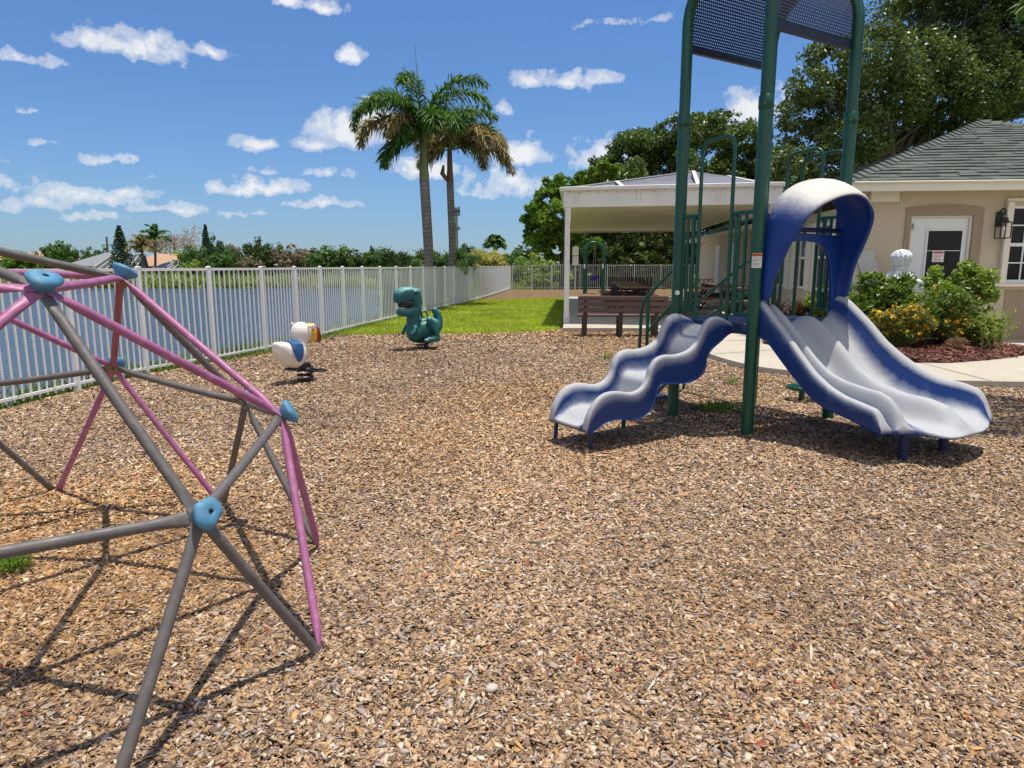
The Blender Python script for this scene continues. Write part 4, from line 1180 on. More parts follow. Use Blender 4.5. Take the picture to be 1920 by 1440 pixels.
for x in (-.70, 0, .70):
    mb = MB().bar(bc_ + bx * x + by * .02 + Vector((0, 0, -.05)), bc_ + bx * x - by * .01 + Vector((0, 0, .80)), .075, .07, (0, 1, 0))
    mb.bar(bc_ + bx * x + by * .02 + Vector((0, 0, .37)), bc_ + bx * x + by * .46 + Vector((0, 0, .385)), .07, .06)
    mb.bar(bc_ + bx * x + by * .40 + Vector((0, 0, -.05)), bc_ + bx * x + by * .40 + Vector((0, 0, .36)), .075, .06, (0, 1, 0))
    obj('leg', mb, dkbrown, bench, 30, .006)

# ------------------------------------------------------------------ picnic tables under the canopy
tt = M('table top boards', srgb(150, 118, 92), .6, .15, 6, dirt=srgb(150, 122, 98), dscale=3, damt=.4)
def picnic(c, d, L, label, zb=.1):
    c = Vector(c); d = Vector((d[0], d[1], 0)).normalized(); n = Vector((-d.y, d.x, 0)); c.z = zb
    t = empty('picnic_table', c, label, 'picnic table', 'picnic tables under the canopy')
    Rt = Matrix((d, n, Vector((0, 0, 1)))).transposed()
    mb = MB()
    for k in range(5): mb.box(c + n * (-.3 + .15 * k) + Vector((0, 0, .73)), (L, .142, .04), Rt)
    obj('table_top', mb, tt, t, 30, .004)
    for s in (-1, 1):
        mb = MB()
        for k in range(2): mb.box(c + n * s * (.62 + .15 * k) + Vector((0, 0, .43)), (L, .142, .04), Rt)
        obj('seat', mb, tt, t, 30, .004)
    for x in np.linspace(-L / 2 + .25, L / 2 - .25, 4 if L > 2 else 2):
        mb = MB()
        for s in (-1, 1): mb.bar(c + d * x + n * s * .18 + Vector((0, 0, .70)), c + d * x + n * s * .68 + Vector((0, 0, .0)), .09, .05)
        mb.bar(c + d * (x + .03) + n * -.80 + Vector((0, 0, .39)), c + d * (x + .03) + n * .80 + Vector((0, 0, .39)), .05, .09)
        mb.bar(c + d * (x + .03) + n * -.34 + Vector((0, 0, .68)), c + d * (x + .03) + n * .34 + Vector((0, 0, .68)), .05, .07)
        obj('leg_frame', mb, dkbrown, t, 30)
    return t
picnic(at(1184, 600, 19.6), (.08, 1), 2.0, 'brown picnic table right behind the park bench')
picnic(at(1172, 560, 23.4), (.08, 1), 2.4, 'second brown picnic table back, standing end to end behind the bench table')
picnic(at(1318, 600, 18.2), (1, -.16), 2.0, 'brown picnic table seen through the tower stair rails, nearest the building')
picnic(at(1345, 560, 21.8), (.1, 1), 2.2, 'brown picnic table along the building wall behind the stair rails')
c = at(1180, 560, 27.0); c.z = .1
pb_ = empty('backed_bench', c, 'brown bench with perforated back at the far side of the patio', 'bench')
mb = MB()
for z in (.52, .60, .68, .76, .84): mb.box(c + Vector((0, 0, z)), (1.7, .03, .045))
for x in np.linspace(-.82, .82, 12): mb.box(c + Vector((x, .004, .68)), (.05, .03, .36))
obj('backrest', mb, brown, pb_, 30); obj('seat', MB().box(c + Vector((0, -.25, .44)), (1.7, .42, .04)), brown, pb_, 30)
for x in (-.7, .7): obj('leg', MB().box(c + Vector((x, -.15, .25)), (.07, .4, .5)), dkbrown, pb_, 30)

# ------------------------------------------------------------------ white canopy
white_pt = M('white canopy paint', srgb(226, 224, 218), .5, .04, 2, dirt=srgb(190, 178, 150), dscale=1.3, damt=.3)
cream_c = M('cream ceiling pans', srgb(232, 224, 198), .5, .05, 2)
shing = M('grey roof membrane', srgb(112, 112, 122), .85, .1, 20, dirt=srgb(136, 136, 142), dscale=3, damt=.4, bump=.002, bscale=60)
A_, B_, C_, D2 = Vector((1.16, 16.05, 0)), Vector((5.72, 15.12, 0)), Vector((6.95, 27.2, 0)), Vector((2.28, 28.3, 0))
can = empty('patio_canopy', (A_.x + .08, A_.y + .05, .1), 'white flat canopy on posts shading the picnic patio', 'canopy')
ZB, ZT = 2.70, 3.14
def beam(p, q, z0, z1, th): 
    mb = MB(); d = (q - p).normalized(); n = Vector((-d.y, d.x, 0))
    return mb.prism([(p + n * 0).to_2d(), q.to_2d(), (q + n * th).to_2d(), (p + n * th).to_2d()], z0, z1)
for p, q in ((A_, B_), (B_, C_), (C_, D2), (D2, A_)):
    f = obj('fascia', beam(p, q, ZB, ZT - .08, .06), white_pt, can, 30)
    d = (q - p).normalized(); n = Vector((-d.y, d.x, 0))
    obj('gutter', MB().bar(p - n * .03 + Vector((0, 0, ZT - .04)), q - n * .03 + Vector((0, 0, ZT - .04)), .13, .085), white_pt, f, 30, .012)
# rust freckles of the screw rows on the front fascia
rust = M('rusty screw heads', srgb(120, 74, 52), .7)
mb = MB(); d = (B_ - A_).normalized(); n = Vector((-d.y, d.x, 0)); L = (B_ - A_).length
for k in range(22): mb.ball(A_ + d * (.15 + k * L / 22.5) - n * .004 + Vector((0, 0, ZT - .11 - .02 * (k % 2))), .011, None, 6, 4)
for s in (.25, 1.62, 3.3):
    for i in range(2):
        for k in range(5): mb.ball(A_ + d * (s + .09 * i) - n * .004 + Vector((0, 0, 2.98 - .045 * k)), .008, None, 6, 4)
obj('screws', mb, rust, can, 40)
# ribbed ceiling pans
mb = MB(); NN = 40
Cc = [(A_, B_), (D2, C_)]
def lerp(a, b, t): return a * (1 - t) + b * t
for k in range(NN):
    t0, t1 = k / NN, (k + .93) / NN
    z = ZB + .05 - (.0 if k % 2 else .012)
    a, b, c, d_ = lerp(A_, D2, t0 * .97 + .008), lerp(B_, C_, t0 * .97 + .008), lerp(B_, C_, t1 * .97 + .008), lerp(A_, D2, t1 * .97 + .008)
    ix = Vector((.07, 0, 0))
    mb.prism([(a + ix).to_2d(), (b - ix).to_2d(), (c - ix).to_2d(), (d_ + ix).to_2d()], z, z + .03)
obj('ceiling', mb, cream_c, can, 30)
P1, P2 = Vector((5.0, 19.8, 3.97)), Vector((6.2, 20.6, 3.94))
zr = ZT - .035; up = Vector((0, 0, 1))
rm = MB(); i_ = Vector((.03, .03, 0))
q = [A_ + up * zr, B_ + up * zr, C_ + up * zr, D2 + up * zr, P1, P2]
rm.add(q, [(0, 1, 5, 4), (1, 2, 5), (2, 3, 4, 5), (3, 0, 4)])
rf = obj('roof', rm, shing, can, None)
so2 = rf.modifiers.new('S', 'SOLIDIFY'); so2.thickness = .03; so2.offset = -1
sm = MB()
for p, q2 in ((lerp(A_, B_, .285) + up * zr, lerp(A_ + up * zr, P1, .36)), (lerp(A_, B_, .63) + up * zr, P1), (lerp(A_, B_, .93) + up * zr, P2)):
    p = Vector(p); q2 = Vector(q2); sm.bar(p + up * .012, q2 + up * .012, .09, .02)
sm.bar(A_ + up * (zr + .01), P1 + up * .012, .05, .02)
obj('roof_rib', sm, white_pt, rf, 30)
pw = gp(1062, 605, .1)
for p, lab in ((A_ + Vector((.10, .06, 0)), 0), (D2 + Vector((.12, -.12, 0)), 1), (B_ + Vector((-.12, .14, 0)), 2), (C_ + Vector((-.16, -.2, 0)), 3)):
    if lab == 3 or lab == 1: continue
    po = obj('post', MB().box((p.x, p.y, (ZB + .1) / 2 + .03), (.115, .115, ZB - .06)), white_pt, can, 30, .006)
    obj('post_foot', MB().box((p.x, p.y, .22), (.128, .128, .24)), white_pt, po, 30, .004)
    obj('post_bracket', MB().box((p.x + .02, p.y - .065, 2.55), (.09, .012, .36)), white_pt, po, 30)
    obj('bolt', MB().ball((p.x + .01, p.y - .066, .2), .014, None, 8, 5), bolt_m, po)
# ------------------------------------------------------------------ far swing arch
ac = gp(1112, 551); ac.z = 0
sw = empty('swing_arch', ac, 'green tube arch with a blue bucket swing behind the patio', 'swing')
dx_ = Vector((1, .12, 0)).normalized(); dy_ = Vector((.25, 1, 0)).normalized()
for s in (0, 1):
    o_ = ac + dy_ * (s * .7); hw_ = .47
    pts = [o_ - dx_ * hw_ + up * -.1, o_ - dx_ * hw_ + up * 2.1] + [o_ - dx_ * (hw_ * math.cos(a)) + up * (2.1 + hw_ * math.sin(a)) for a in np.linspace(.15, PI - .15, 10)] + [o_ + dx_ * hw_ + up * 2.1, o_ + dx_ * hw_ + up * -.1]
    obj('arch_tube', MB().tube(pts, .058, 12), green, sw, 60)
for s in (-1, 1): obj('arch_sticker', MB().box(ac + dx_ * s * .47 + Vector((0, -.062, 1.38)), (.07, .008, .22)), paper, sw, 30)
obj('arch_tie', MB().tube([ac + up * 2.56, ac + dy_ * .7 + up * 2.56], .03, 8), green, sw)
obj('chain', MB().tube([ac + dy_ * .35 + up * 2.55, ac + dy_ * .35 + Vector((-.09, 0, .95))], .012, 6).tube([ac + dy_ * .35 + up * 2.55, ac + dy_ * .35 + Vector((.09, 0, .95))], .012, 6), bolt_m, sw)
bsw = M('blue bucket seat', srgb(36, 52, 150), .45)
obj('swing_seat', MB().lathe([(.06, -.18), (.15, -.15), (.19, .0), (.19, .1), (.165, .1), (.15, 0), (.05, -.12)], ac + dy_ * .35 + up * .82, 16), bsw, sw, 50)

nb = at(1079, 480, 41.2)
sg = empty('notice_board', (nb.x, nb.y, 0), 'small cream notice board on a pole behind the canopy post', 'sign')
obj('pole', MB().tube([(nb.x, nb.y, 0), (nb.x, nb.y, nb.z + .6)], .03, 8), grey_al, sg)
obj('board', MB().box((nb.x, nb.y - .05, nb.z + .28), (.36, .02, .5)), M('cream board', srgb(208, 204, 188), .6), sg, 30)
obj('board', MB().box((nb.x, nb.y - .05, nb.z - .27), (.36, .02, .5)), bpy.data.materials['cream board'], sg, 30)

fs = at(1316, 520, 26.5); fs.z = .1
stool = empty('folded_stools', fs, 'folded pale wooden stools leaning by the far building wall', 'stools')
wd = M('pale wood', srgb(176, 142, 102), .6, .15, 8)
for k in range(5):
    x = fs + Vector((-.35 + .17 * k, .1 * (k % 2), 0))
    mb = MB().bar(x + Vector((-.1, 0, 0)), x + Vector((.14, .06, .82)), .035, .03).bar(x + Vector((.16, 0, 0)), x + Vector((-.06, .06, .8)), .035, .03).bar(x + Vector((-.08, .03, .78)), x + Vector((.16, .03, .80)), .05, .03).bar(x + Vector((-.06, .02, .3)), x + Vector((.12, .02, .3)), .03, .03)
    obj('folded_frame', mb, wd, stool, 30)
# ------------------------------------------------------------------ beige building
def stucco(name, c, dk=.93):
    m, t, b = new_mat(name)
    co = t.coord('Object')
    col = t.ramp(t.noise(1.2, 6, .65, co), [(.3, tuple(x * dk for x in c[:3]) + (1,)), (.7, c)])
    sk = t.node('ShaderNodeMapping', ins={'Scale': (5, 5, .5)}); t.l.new(co, sk.inputs[0])
    strk = t.ramp(t.noise(1.6, 5, .7, sk.outputs[0]), [(.52, 0.0), (.75, .3)])
    col = t.mix(strk, col, tuple(x * .68 for x in c[:3]) + (1,))
    t.l.new(col, b.inputs['Base Color']); b.inputs['Roughness'].default_value = .92; b.inputs['Specular IOR Level'].default_value = .2
    t.l.new(t.bump(t.noise(45, 4, .65, co), .012, .7), b.inputs['Normal'])
    return m
beige = stucco('beige stucco', srgb(205, 190, 167))
taupe = stucco('taupe stucco trim', srgb(168, 148, 128))
trimw = M('cream trim paint', srgb(230, 224, 208), .45, .04, 3)
doorw = M('white door paint', srgb(232, 232, 234), .4, .03, 3)
glass = M('dark window glass', (.008, .009, .010, 1), .08, .2, 2, spec=.22)
m, t, b = new_mat('green grey roof tile')
g = t.node('ShaderNodeNewGeometry').outputs['Random Per Island']
co = t.coord('Object')
c1 = t.ramp(g, [(0, srgb(78, 83, 77)), (.5, srgb(86, 91, 84)), (1, srgb(94, 98, 91))])
t.l.new(t.mix(1.0, c1, t.ramp(t.noise(5, 6, .7, co), [(.3, .84), (.7, 1.1)]), 'MULTIPLY'), b.inputs['Base Color']); b.inputs['Roughness'].default_value = .85
t.l.new(t.bump(t.noise(70, 3, .6, co), .003, .5), b.inputs['Normal'])
tile = m
WX = Vector((1, -.1, 0)).normalized(); WY = Vector((.1, 1, 0)).normalized()      # along the front wall, and back along the side wall
w0 = onwall(1602, 500, (6.3, 12.8), (1, -.1)); WP = Vector((w0.x, w0.y, 0))
def Wp(s, d, z): return WP + WX * s - WY * d + Vector((0, 0, z))            # s along the wall, d out of it
def ws_(u, v, d=0.0):
    p = onwall(u, v, (WP - WY * d).to_2d(), (WX.x, WX.y)); return ((p - WP).dot(WX), p.z)
RW = Matrix((WX, -WY, Vector((0, 0, 1)))).transposed()
bld = empty('clubhouse', WP, 'beige stucco building with hipped grey green tile roof and white door', 'building')
ZE = 2.78
FL = 15.5
# door opening
dl, dt = ws_(1709, 404); dr, _ = ws_(1826, 404)
dbot = .24
wl, wt = ws_(1899, 385); wb = ws_(1899, 531)[1]; wr = wl + 1.25
def wall_panel(s0, s1, z0, z1, d0=-.2, d1=0.0): return MB().box(Wp((s0 + s1) / 2, (d0 + d1) / 2, (z0 + z1) / 2), (s1 - s0, d1 - d0, z1 - z0), RW)
wm = MB()
for s0, s1, z0, z1 in ((0, dl, -.2, ZE), (dl, dr, dt, ZE), (dr, wl, -.2, ZE), (wl, wr, -.2, wb), (wl, wr, wt, ZE), (wr, FL, -.2, ZE)):
    wm.merge(wall_panel(s0, s1, z0, z1))
obj('wall', wm, beige, bld, 30)
# raised darker surround with a shallow arched head
tl, tr = ws_(1702, 400)[0] - .03, ws_(1838, 400)[0] + .06
zt0, zt1 = ws_(1700, 390)[1], ws_(1770, 383.5)[1]
out = [(tl, dbot)] + [(tl + (tr - tl) * k / 12, zt0 + (zt1 - zt0) * math.sin(PI * k / 12)) for k in range(13)] + [(tr, dbot)]
inn = [(dl, dbot)] + [(dl + (dr - dl) * k / 12, dt) for k in range(13)] + [(dr, dbot)]
mb = MB(); mb.loft([[Wp(so, -.02, zo), Wp(so, .02, zo), Wp(si, .02, zi), Wp(si, -.02, zi)] for (so, zo), (si, zi) in zip(out, inn)])
obj('door_surround', mb, taupe, bld, 30)
door = obj('door', wall_panel(dl + .045, dr - .045, dbot + .02, dt - .04, -.11, -.065), doorw, bld, 30, .003)
fr = MB()
for s0, s1, z0, z1 in ((dl, dl + .043, dbot, dt), (dr - .043, dr, dbot, dt), (dl + .043, dr - .043, dt - .038, dt)): fr.merge(wall_panel(s0, s1, z0, z1, -.13, -.02))
obj('door_frame', fr, trimw, door, 30, .004)
gl, gt_ = ws_(1741, 433, -.06); gr, gb = ws_(1791, 560, -.06)
obj('door_pane', wall_panel(gl, gr, 1.0, gt_, -.066, -.058), glass, door, 30)
fr = MB()
for s0, s1, z0, z1 in ((gl - .035, gl, .97, gt_ + .035), (gr, gr + .035, .97, gt_ + .035), (gl, gr, gt_, gt_ + .035), (gl, gr, .97, 1.0)): fr.merge(wall_panel(s0, s1, z0, z1, -.066, -.045))
fr.merge(wall_panel(gl, gr, ws_(1760, 470)[1] - .006, ws_(1760, 470)[1] + .006, -.062, -.052))
obj('pane_frame', fr, doorw, door, 30, .004)
for v in (424, 480, 540):
    z = ws_(1712, v)[1]; obj('hinge', wall_panel(dl + .03, dl + .062, z - .06, z + .05, -.067, -.012), bolt_m, door, 30)
obj('door_handle', MB().ball(Wp(dr - .12, -.03, 1.18), .032).tube([Wp(dr - .12, -.06, 1.18), Wp(dr - .12, -.03, 1.18)], .015, 8), bolt_m, door)
# notice behind the glass
n0, nz1 = ws_(1752, 470); n1, nz0 = ws_(1772, 488)
notice = obj('door_notice', wall_panel(n0, n1, nz0 - .03, nz1, -.0575, -.056), paper, door, 30)
pk = M('pink print', srgb(196, 60, 104), .6)
mb = wall_panel(n0 + .015, n1 - .015, nz1 - .05, nz1 - .015, -.056, -.0555)
for k in range(5): mb.merge(wall_panel(n0 + .02, n1 - .02 - .02 * (k % 3), nz1 - .085 - .025 * k, nz1 - .075 - .025 * k, -.056, -.0555))
obj('notice_print', mb, pk, notice, 30)
# window at the right with white frame, muntins and shutter housing
wn = obj('window', wall_panel(wl, wr, wb, wt, -.14, -.12), glass, bld, 30)
fr = MB()
for s0, s1, z0, z1 in ((wl, wl + .055, wb, wt), (wr - .055, wr, wb, wt), (wl + .055, wr - .055, wt - .05, wt), (wl + .055, wr - .055, wb, wb + .06)): fr.merge(wall_panel(s0, s1, z0, z1, -.13, -.03))
zm = (wb + wt) / 2
fr.merge(wall_panel(wl + .055, wr - .055, zm - .03, zm + .03, -.12, -.06))
for z in ((wb + zm) / 2 + .02, (wt + zm) / 2): fr.merge(wall_panel(wl + .055, wr - .055, z - .012, z + .012, -.121, -.085))
for k in (1, 2, 3): fr.merge(wall_panel(wl + (wr - wl) * k / 4 - .012, wl + (wr - wl) * k / 4 + .012, wb, wt, -.1205, -.088))
obj('window_frame', fr, doorw, wn, 30, .004)
obj('window_sill', wall_panel(wl - .2, wr + .2, wb - .06, wb - .005, -.02, .10), trimw, wn, 30, .006)
obj('shutter_track', wall_panel(wl - .12, wl - .01, wb - .004, wt + .06, .002, .09), trimw, wn, 30, .008)
obj('shutter_box', wall_panel(wl - .13, wr + .17, wt + .064, wt + .12, .002, .06), trimw, wn, 30, .008)
obj('wall_panel', wall_panel(ws_(1882, 570)[0], FL - 1, .1, wb - .12, -.05, .012), taupe, bld, 30)
obj('corner_board', wall_panel(-.02, .075, .2, ZE - .1, .001, .05), trimw, bld, 30)
p0, p1 = ws_(1632, 357), ws_(1683, 379)
obj('beam_board', wall_panel(p0[0], p1[0], p1[1], min(p0[1], ZE - .02), .005, .06), trimw, bld, 30, .006)
# side wall running back, with louvred window bays and a white door
SW = 17.5
def side(y0, y1, z0, z1, t0=-.2, t1=0.0):   # y along side wall, t out of it (towards -X)
    c = WP + WY * ((y0 + y1) / 2) - WX * ((t0 + t1) / 2) + Vector((0, 0, (z0 + z1) / 2))
    return MB().box(c, (t1 - t0, y1 - y0, z1 - z0), Matrix((-WX, -WY, Vector((0, 0, 1)))).transposed())
obj('side_wall', side(.2, SW, -.2, 2.5), beige, bld, 30)
for y in (1.2, 2.75, 4.3, 5.9):
    wf_ = obj('side_window', side(y, y + .75, .95, 2.2, .001, .02), glass, bld, 30)
    mb = MB()
    for a, b_, c_, d_ in ((y - .06, y, .9, 2.26), (y + .75, y + .81, .9, 2.26), (y, y + .75, 2.2, 2.26), (y, y + .75, .9, .95), (y, y + .75, 1.55, 1.6), (y + .36, y + .39, .95, 2.2)): mb.merge(side(a, b_, c_, d_, .002, .05))
    obj('window_frame', mb, doorw, wf_, 30)
    for s in (y - .42, y + .87): obj('shutter', side(s, s + .34, .85, 2.3, .002, .035), trimw, bld, 30)
obj('side_door', side(9.6, 10.5, .12, 2.15, .002, .04), doorw, bld, 30)
obj('side_door', side(12.6, 13.4, .12, 2.15, .002, .04), doorw, bld, 30)
# rear side eave (lower wing)
ev = MB(); ov = .5
ev.merge(side(4.2, SW + .4, 2.38, 2.50, 0, ov))
obj('side_soffit', ev, trimw, bld, 30, .01)
def courses(o, along_, up_, length0, slope_len, left_in, right_in, n, tw=.33, th=.032, seed=1):
    """overlapping tile courses on a sloped face. o: lower-left corner; along_ horizontal dir; up_ dir up the slope; *_in: how far each side moves in per metre upslope"""
    r = np.random.default_rng(seed); nrm = Vector(along_).cross(Vector(up_)).normalized(); V = []; Q = []
    for k in range(n):
        s0 = slope_len * k / n - .02; s1 = slope_len * (k + 1) / n + .05
        x0 = left_in * max(0, s0); x1 = length0 - right_in * max(0, s0)
        if x1 - x0 < .1: continue
        m_ = max(1, int((x1 - x0) / tw)); off = r.random() * .5
        for j in range(-1, m_ + 1):
            a = max(x0, x0 + (j + off) * tw); b = min(x1, x0 + (j + 1 + off) * tw - .004)
            if b - a < .02: continue
            lift = th * (1 + r.normal(0, .18)); ds = r.normal(0, .006)
            a1 = max(a, left_in * s1); b1 = min(b, length0 - right_in * s1)
            if b1 <= a1: a1 = b1 = (a1 + b1) / 2
            q = [o + along_ * a + up_ * (s0 + ds) + nrm * lift, o + along_ * b + up_ * (s0 + ds) + nrm * lift, o + along_ * b1 + up_ * s1 + nrm * .006, o + along_ * a1 + up_ * s1 + nrm * .006,
                 o + along_ * a + up_ * (s0 + ds) - nrm * .005, o + along_ * b + up_ * (s0 + ds) - nrm * .005]
            bi = len(V); V += q; Q += [(bi, bi + 1, bi + 2, bi + 3), (bi + 4, bi + 5, bi + 1, bi), (bi + 4, bi, bi + 3, bi + 3), (bi + 1, bi + 5, bi + 2, bi + 2)]
    mb = MB(); mb.add(V, [tuple(dict.fromkeys(f)) for f in Q]); return mb
OV = .42
E0 = Wp(-OV, OV, 2.84); RUN = 3.0
while True:      # run of the hip as measured: the peak stands above photo column 1840
    q_ = E0 + (WX + WY) * RUN
    if q_.x / q_.y > ray(1840, 226).x / ray(1840, 226).y or RUN > 12: break
    RUN += .02
RISE = at(1840, 229, q_.y).z - E0.z; SPAN = 2 * RUN
apex = E0 + WX * RUN + WY * RUN + Vector((0, 0, RISE))
E1 = E0 + WX * SPAN
up_f = (WY * RUN + Vector((0, 0, RISE))).normalized(); SL = math.hypot(RUN, RISE)
rf = obj('roof', courses(E0, WX, up_f, SPAN, SL, RUN / SL, RUN / SL, 22), tile, bld, None)
up_s = (WX * RUN + Vector((0, 0, RISE))).normalized()
E3 = E0 + WY * SPAN
obj('roof_side', courses(E3, -WY, up_s, SPAN, SL, RUN / SL, RUN / SL, 22, seed=4), tile, rf, None)
mb = MB(); c4 = [E0, E1, E1 + WY * SPAN, E3]
mb.add([p - Vector((0, 0, .02)) for p in c4] + [apex - Vector((0, 0, .03))], [(0, 1, 4), (1, 2, 4), (2, 3, 4), (3, 0, 4), (3, 2, 1, 0)])
obj('roof_deck', mb, tile, rf, None)
hp = MB()
for a, b_ in ((E0, apex), (E1, apex)):
    n = 30; L = (b_ - a).length; d = (b_ - a).normalized()
    for k in range(n):
        p = a + d * (L * k / n) + Vector((0, 0, .055)); q = a + d * (L * (k + 1) / n + .03) + Vector((0, 0, .035))
        sd_ = d.cross(Vector((0, 0, 1))).normalized()
        hp.loft([[p - sd_ * .15 - up * .06, p + up * .03, p + sd_ * .15 - up * .06], [q - sd_ * .14 - up * .06, q + up * .01, q + sd_ * .14 - up * .06]], True, True)
obj('ridge_cap', hp, tile, rf, None)
g1 = MB().bar(E0 - WX * .02 - up * .085, E1 - up * .085, .05, .17); g1.bar(E0 - WY * .03 - up * .02, E1 - WY * .03 - up * .02, .09, .035)
obj('gutter', g1, trimw, bld, 30, .01)
obj('gutter', MB().bar(E0 + WY * .06 - up * .085, E3 - up * .085, .05, .17), trimw, bld, 30, .01)
obj('soffit', MB().add([Wp(-OV + .03, OV - .03, ZE - .05), Wp(FL, OV - .03, ZE - .05), Wp(FL, .001, ZE - .05), Wp(-OV + .03, .001, ZE - .05)], [(0, 1, 2, 3)]), trimw, bld, None)
# low rear wing roof
up_w = (WX * 4.0 + Vector((0, 0, 1.35))).normalized()
obj('wing_roof', courses(WP + WY * (SW + .5) - WX * .55 + up * 2.51, -WY, up_w, 11, 4.2, 0, 0, 12, seed=8), tile, bld, None)

# wall lantern
lm0 = ws_(1871, 425); blk_m = M('black lantern iron', (.012, .011, .011, 1), .45)
lp_ = Wp(lm0[0], .0, 0)
lan = empty('wall_lantern', Wp(lm0[0], 0, ws_(1871, 405)[1]), 'black box lantern on the wall between the white door and the window', 'lantern')
zt, zb = ws_(1871, 418)[1], ws_(1871, 447)[1]; cw = .085
c0 = Wp(lm0[0], .17, 0)
mb = MB()
for i in (-1, 1):
    for j in (-1, 1): mb.bar(c0 + WX * i * cw + WY * j * cw + up * zb, c0 + WX * i * cw + WY * j * cw + up * zt, .014, .014, (1, 0, 0))
for z in (zb, zt):
    for i in (-1, 1):
        mb.bar(c0 + WX * i * cw - WY * cw + up * z, c0 + WX * i * cw + WY * cw + up * z, .016, .016); mb.bar(c0 - WX * cw + WY * i * cw + up * z, c0 + WX * cw + WY * i * cw + up * z, .016, .016)
mb.loft([[c0 + WX * x * s + WY * y * s + up * z for x, y in ((-1, -1), (1, -1), (1, 1), (-1, 1))] for z, s in ((zt, cw + .006), (zt + .025, cw * .55), (zt + .08, .042), (zt + .09, .01))])
obj('lantern_cage', mb, blk_m, lan, 30)
obj('lantern_arm', MB().tube(rounded([Wp(lm0[0], .0, zt + .12), Wp(lm0[0], .06, zt + .24), Wp(lm0[0], .17, zt + .24), Wp(lm0[0], .17, zt + .12)], .06), .014, 8).box(Wp(lm0[0], .012, zt + .06), (.11, .024, .26), RW), blk_m, lan, 50)
obj('bulb', MB().ball(c0 + up * (zb + .16), (.03, .03, .05)).tube([c0 + up * zb, c0 + up * (zb + .12)], .018, 8), M('frosted bulb', srgb(220, 214, 200), .3), lan)

# pineapple finial on its pedestal
fw = bleached('white cast stone', srgb(214, 214, 216), srgb(236, 235, 232))
fc = at(1687, 520, 12.0); fc.z = .1
fin = empty('pineapple_finial', fc, 'white cast pineapple finial on a square pedestal in the planting bed', 'garden ornament')
zb0 = at(1687, 528, 12.0).z; ztop = at(1687, 467, 12.0).z
mb = MB().box((fc.x, fc.y, zb0 / 2 + .02), (.36, .36, zb0 - .12), RW)
obj('pedestal', mb, fw, fin, 30, .01)
rings = []
for s, z in ((.27, zb0 - .04), (.27, zb0 + .0), (.24, zb0 + .03), (.17, zb0 + .09), (.115, zb0 + .16), (.10, zb0 + .19)):
    rings.append([Vector((fc.x, fc.y, z)) + RW @ Vector((x * s, y * s, 0)) for x, y in ((-1, -1), (0, -.82), (1, -1), (.82, 0), (1, 1), (0, .82), (-1, 1), (-.82, 0))])
obj('flared_base', MB().loft(rings), fw, fin, 40)
z1 = zb0 + .18; hh = ztop - z1
mb = MB().lathe([(.08, 0), (.115, .02), (.12, .04), (.09, .055), (.11, .075)], (fc.x, fc.y, z1), 20)
R0 = .145
for k in range(9):     # pointed leaf cups at the bottom
    a = 2 * PI * k / 9; mb.ball((fc.x + .10 * math.cos(a), fc.y + .10 * math.sin(a), z1 + .15), (.055, .04, .10), Matrix.Rotation(a, 3, 'Z') @ Matrix.Rotation(.35, 3, 'Y'), 8, 6)
mb.lathe([(.09, .07), (.12, .12), (R0, .2), (R0, .27), (.12, hh - .07), (.07, hh - .015), (.005, hh)], (fc.x, fc.y, z1), 20)
for i in range(7):
    zz = z1 + .19 + i * (hh - .22) / 6.5; rr = float(np.interp(zz - z1, [.19, .27, hh - .07, hh - .015, hh], [R0, R0, .12, .07, .02]))
    nn = max(5, int(13 * rr / R0))
    for k in range(nn):
        a = 2 * PI * (k + .5 * (i % 2)) / nn; mb.ball((fc.x + rr * math.cos(a), fc.y + rr * math.sin(a), zz), .026 * (.7 + .3 * rr / R0), None, 6, 4)
obj('pineapple', mb, fw, fin, 50)
# pale curved board leaning on the wall
lb = Wp(ws_(1640, 500)[0], .06, 0)
sA, zA_ = ws_(1622, 470, .1); sB, zB_ = ws_(1648, 524, .12)
mb = MB(); rings = []
for k in range(9):
    t_ = k / 8; s_ = sA + (sB - sA) * t_; z_ = zA_ + (zB_ - .5 - zA_) * t_; d_ = .04 + .35 * t_ ** 1.5
    rings.append([Wp(s_ - .16, d_, z_), Wp(s_ + .16, d_ , z_), Wp(s_ + .16, d_ + .03, z_), Wp(s_ - .16, d_ + .03, z_)])
brd = top('leaning_board', MB().loft(rings), M('pale grey board', srgb(190, 186, 180), .6), Wp(sB, .3, .1), 'pale grey curved board leaning on the beige wall left of the door', 'board')
# ------------------------------------------------------------------ foliage
def leaves(P_, L, Wd, seed, updir=.35, normal=None):
    """leaf quads (rhombs folded a little) at points P_"""
    r = np.random.default_rng(seed); n = len(P_)
    t_ = r.normal(0, 1, (n, 3)); t_[:, 2] = t_[:, 2] * .7 - .15; t_ /= np.linalg.norm(t_, axis=1)[:, None]
    nn = r.normal(0, 1, (n, 3)); nn[:, 2] = np.abs(nn[:, 2]) + updir
    b_ = np.cross(nn, t_); b_ /= np.linalg.norm(b_, axis=1)[:, None] + 1e-9
    l = L * np.exp(r.normal(0, .28, n))[:, None] / 2; w_ = Wd * np.exp(r.normal(0, .25, n))[:, None] / 2
    V = np.stack([P_ - t_ * l, P_ + b_ * w_ - t_ * l * .1, P_ + t_ * l, P_ - b_ * w_ - t_ * l * .1], 1).reshape(-1, 3)
    return V, np.arange(n * 4).reshape(-1, 4)

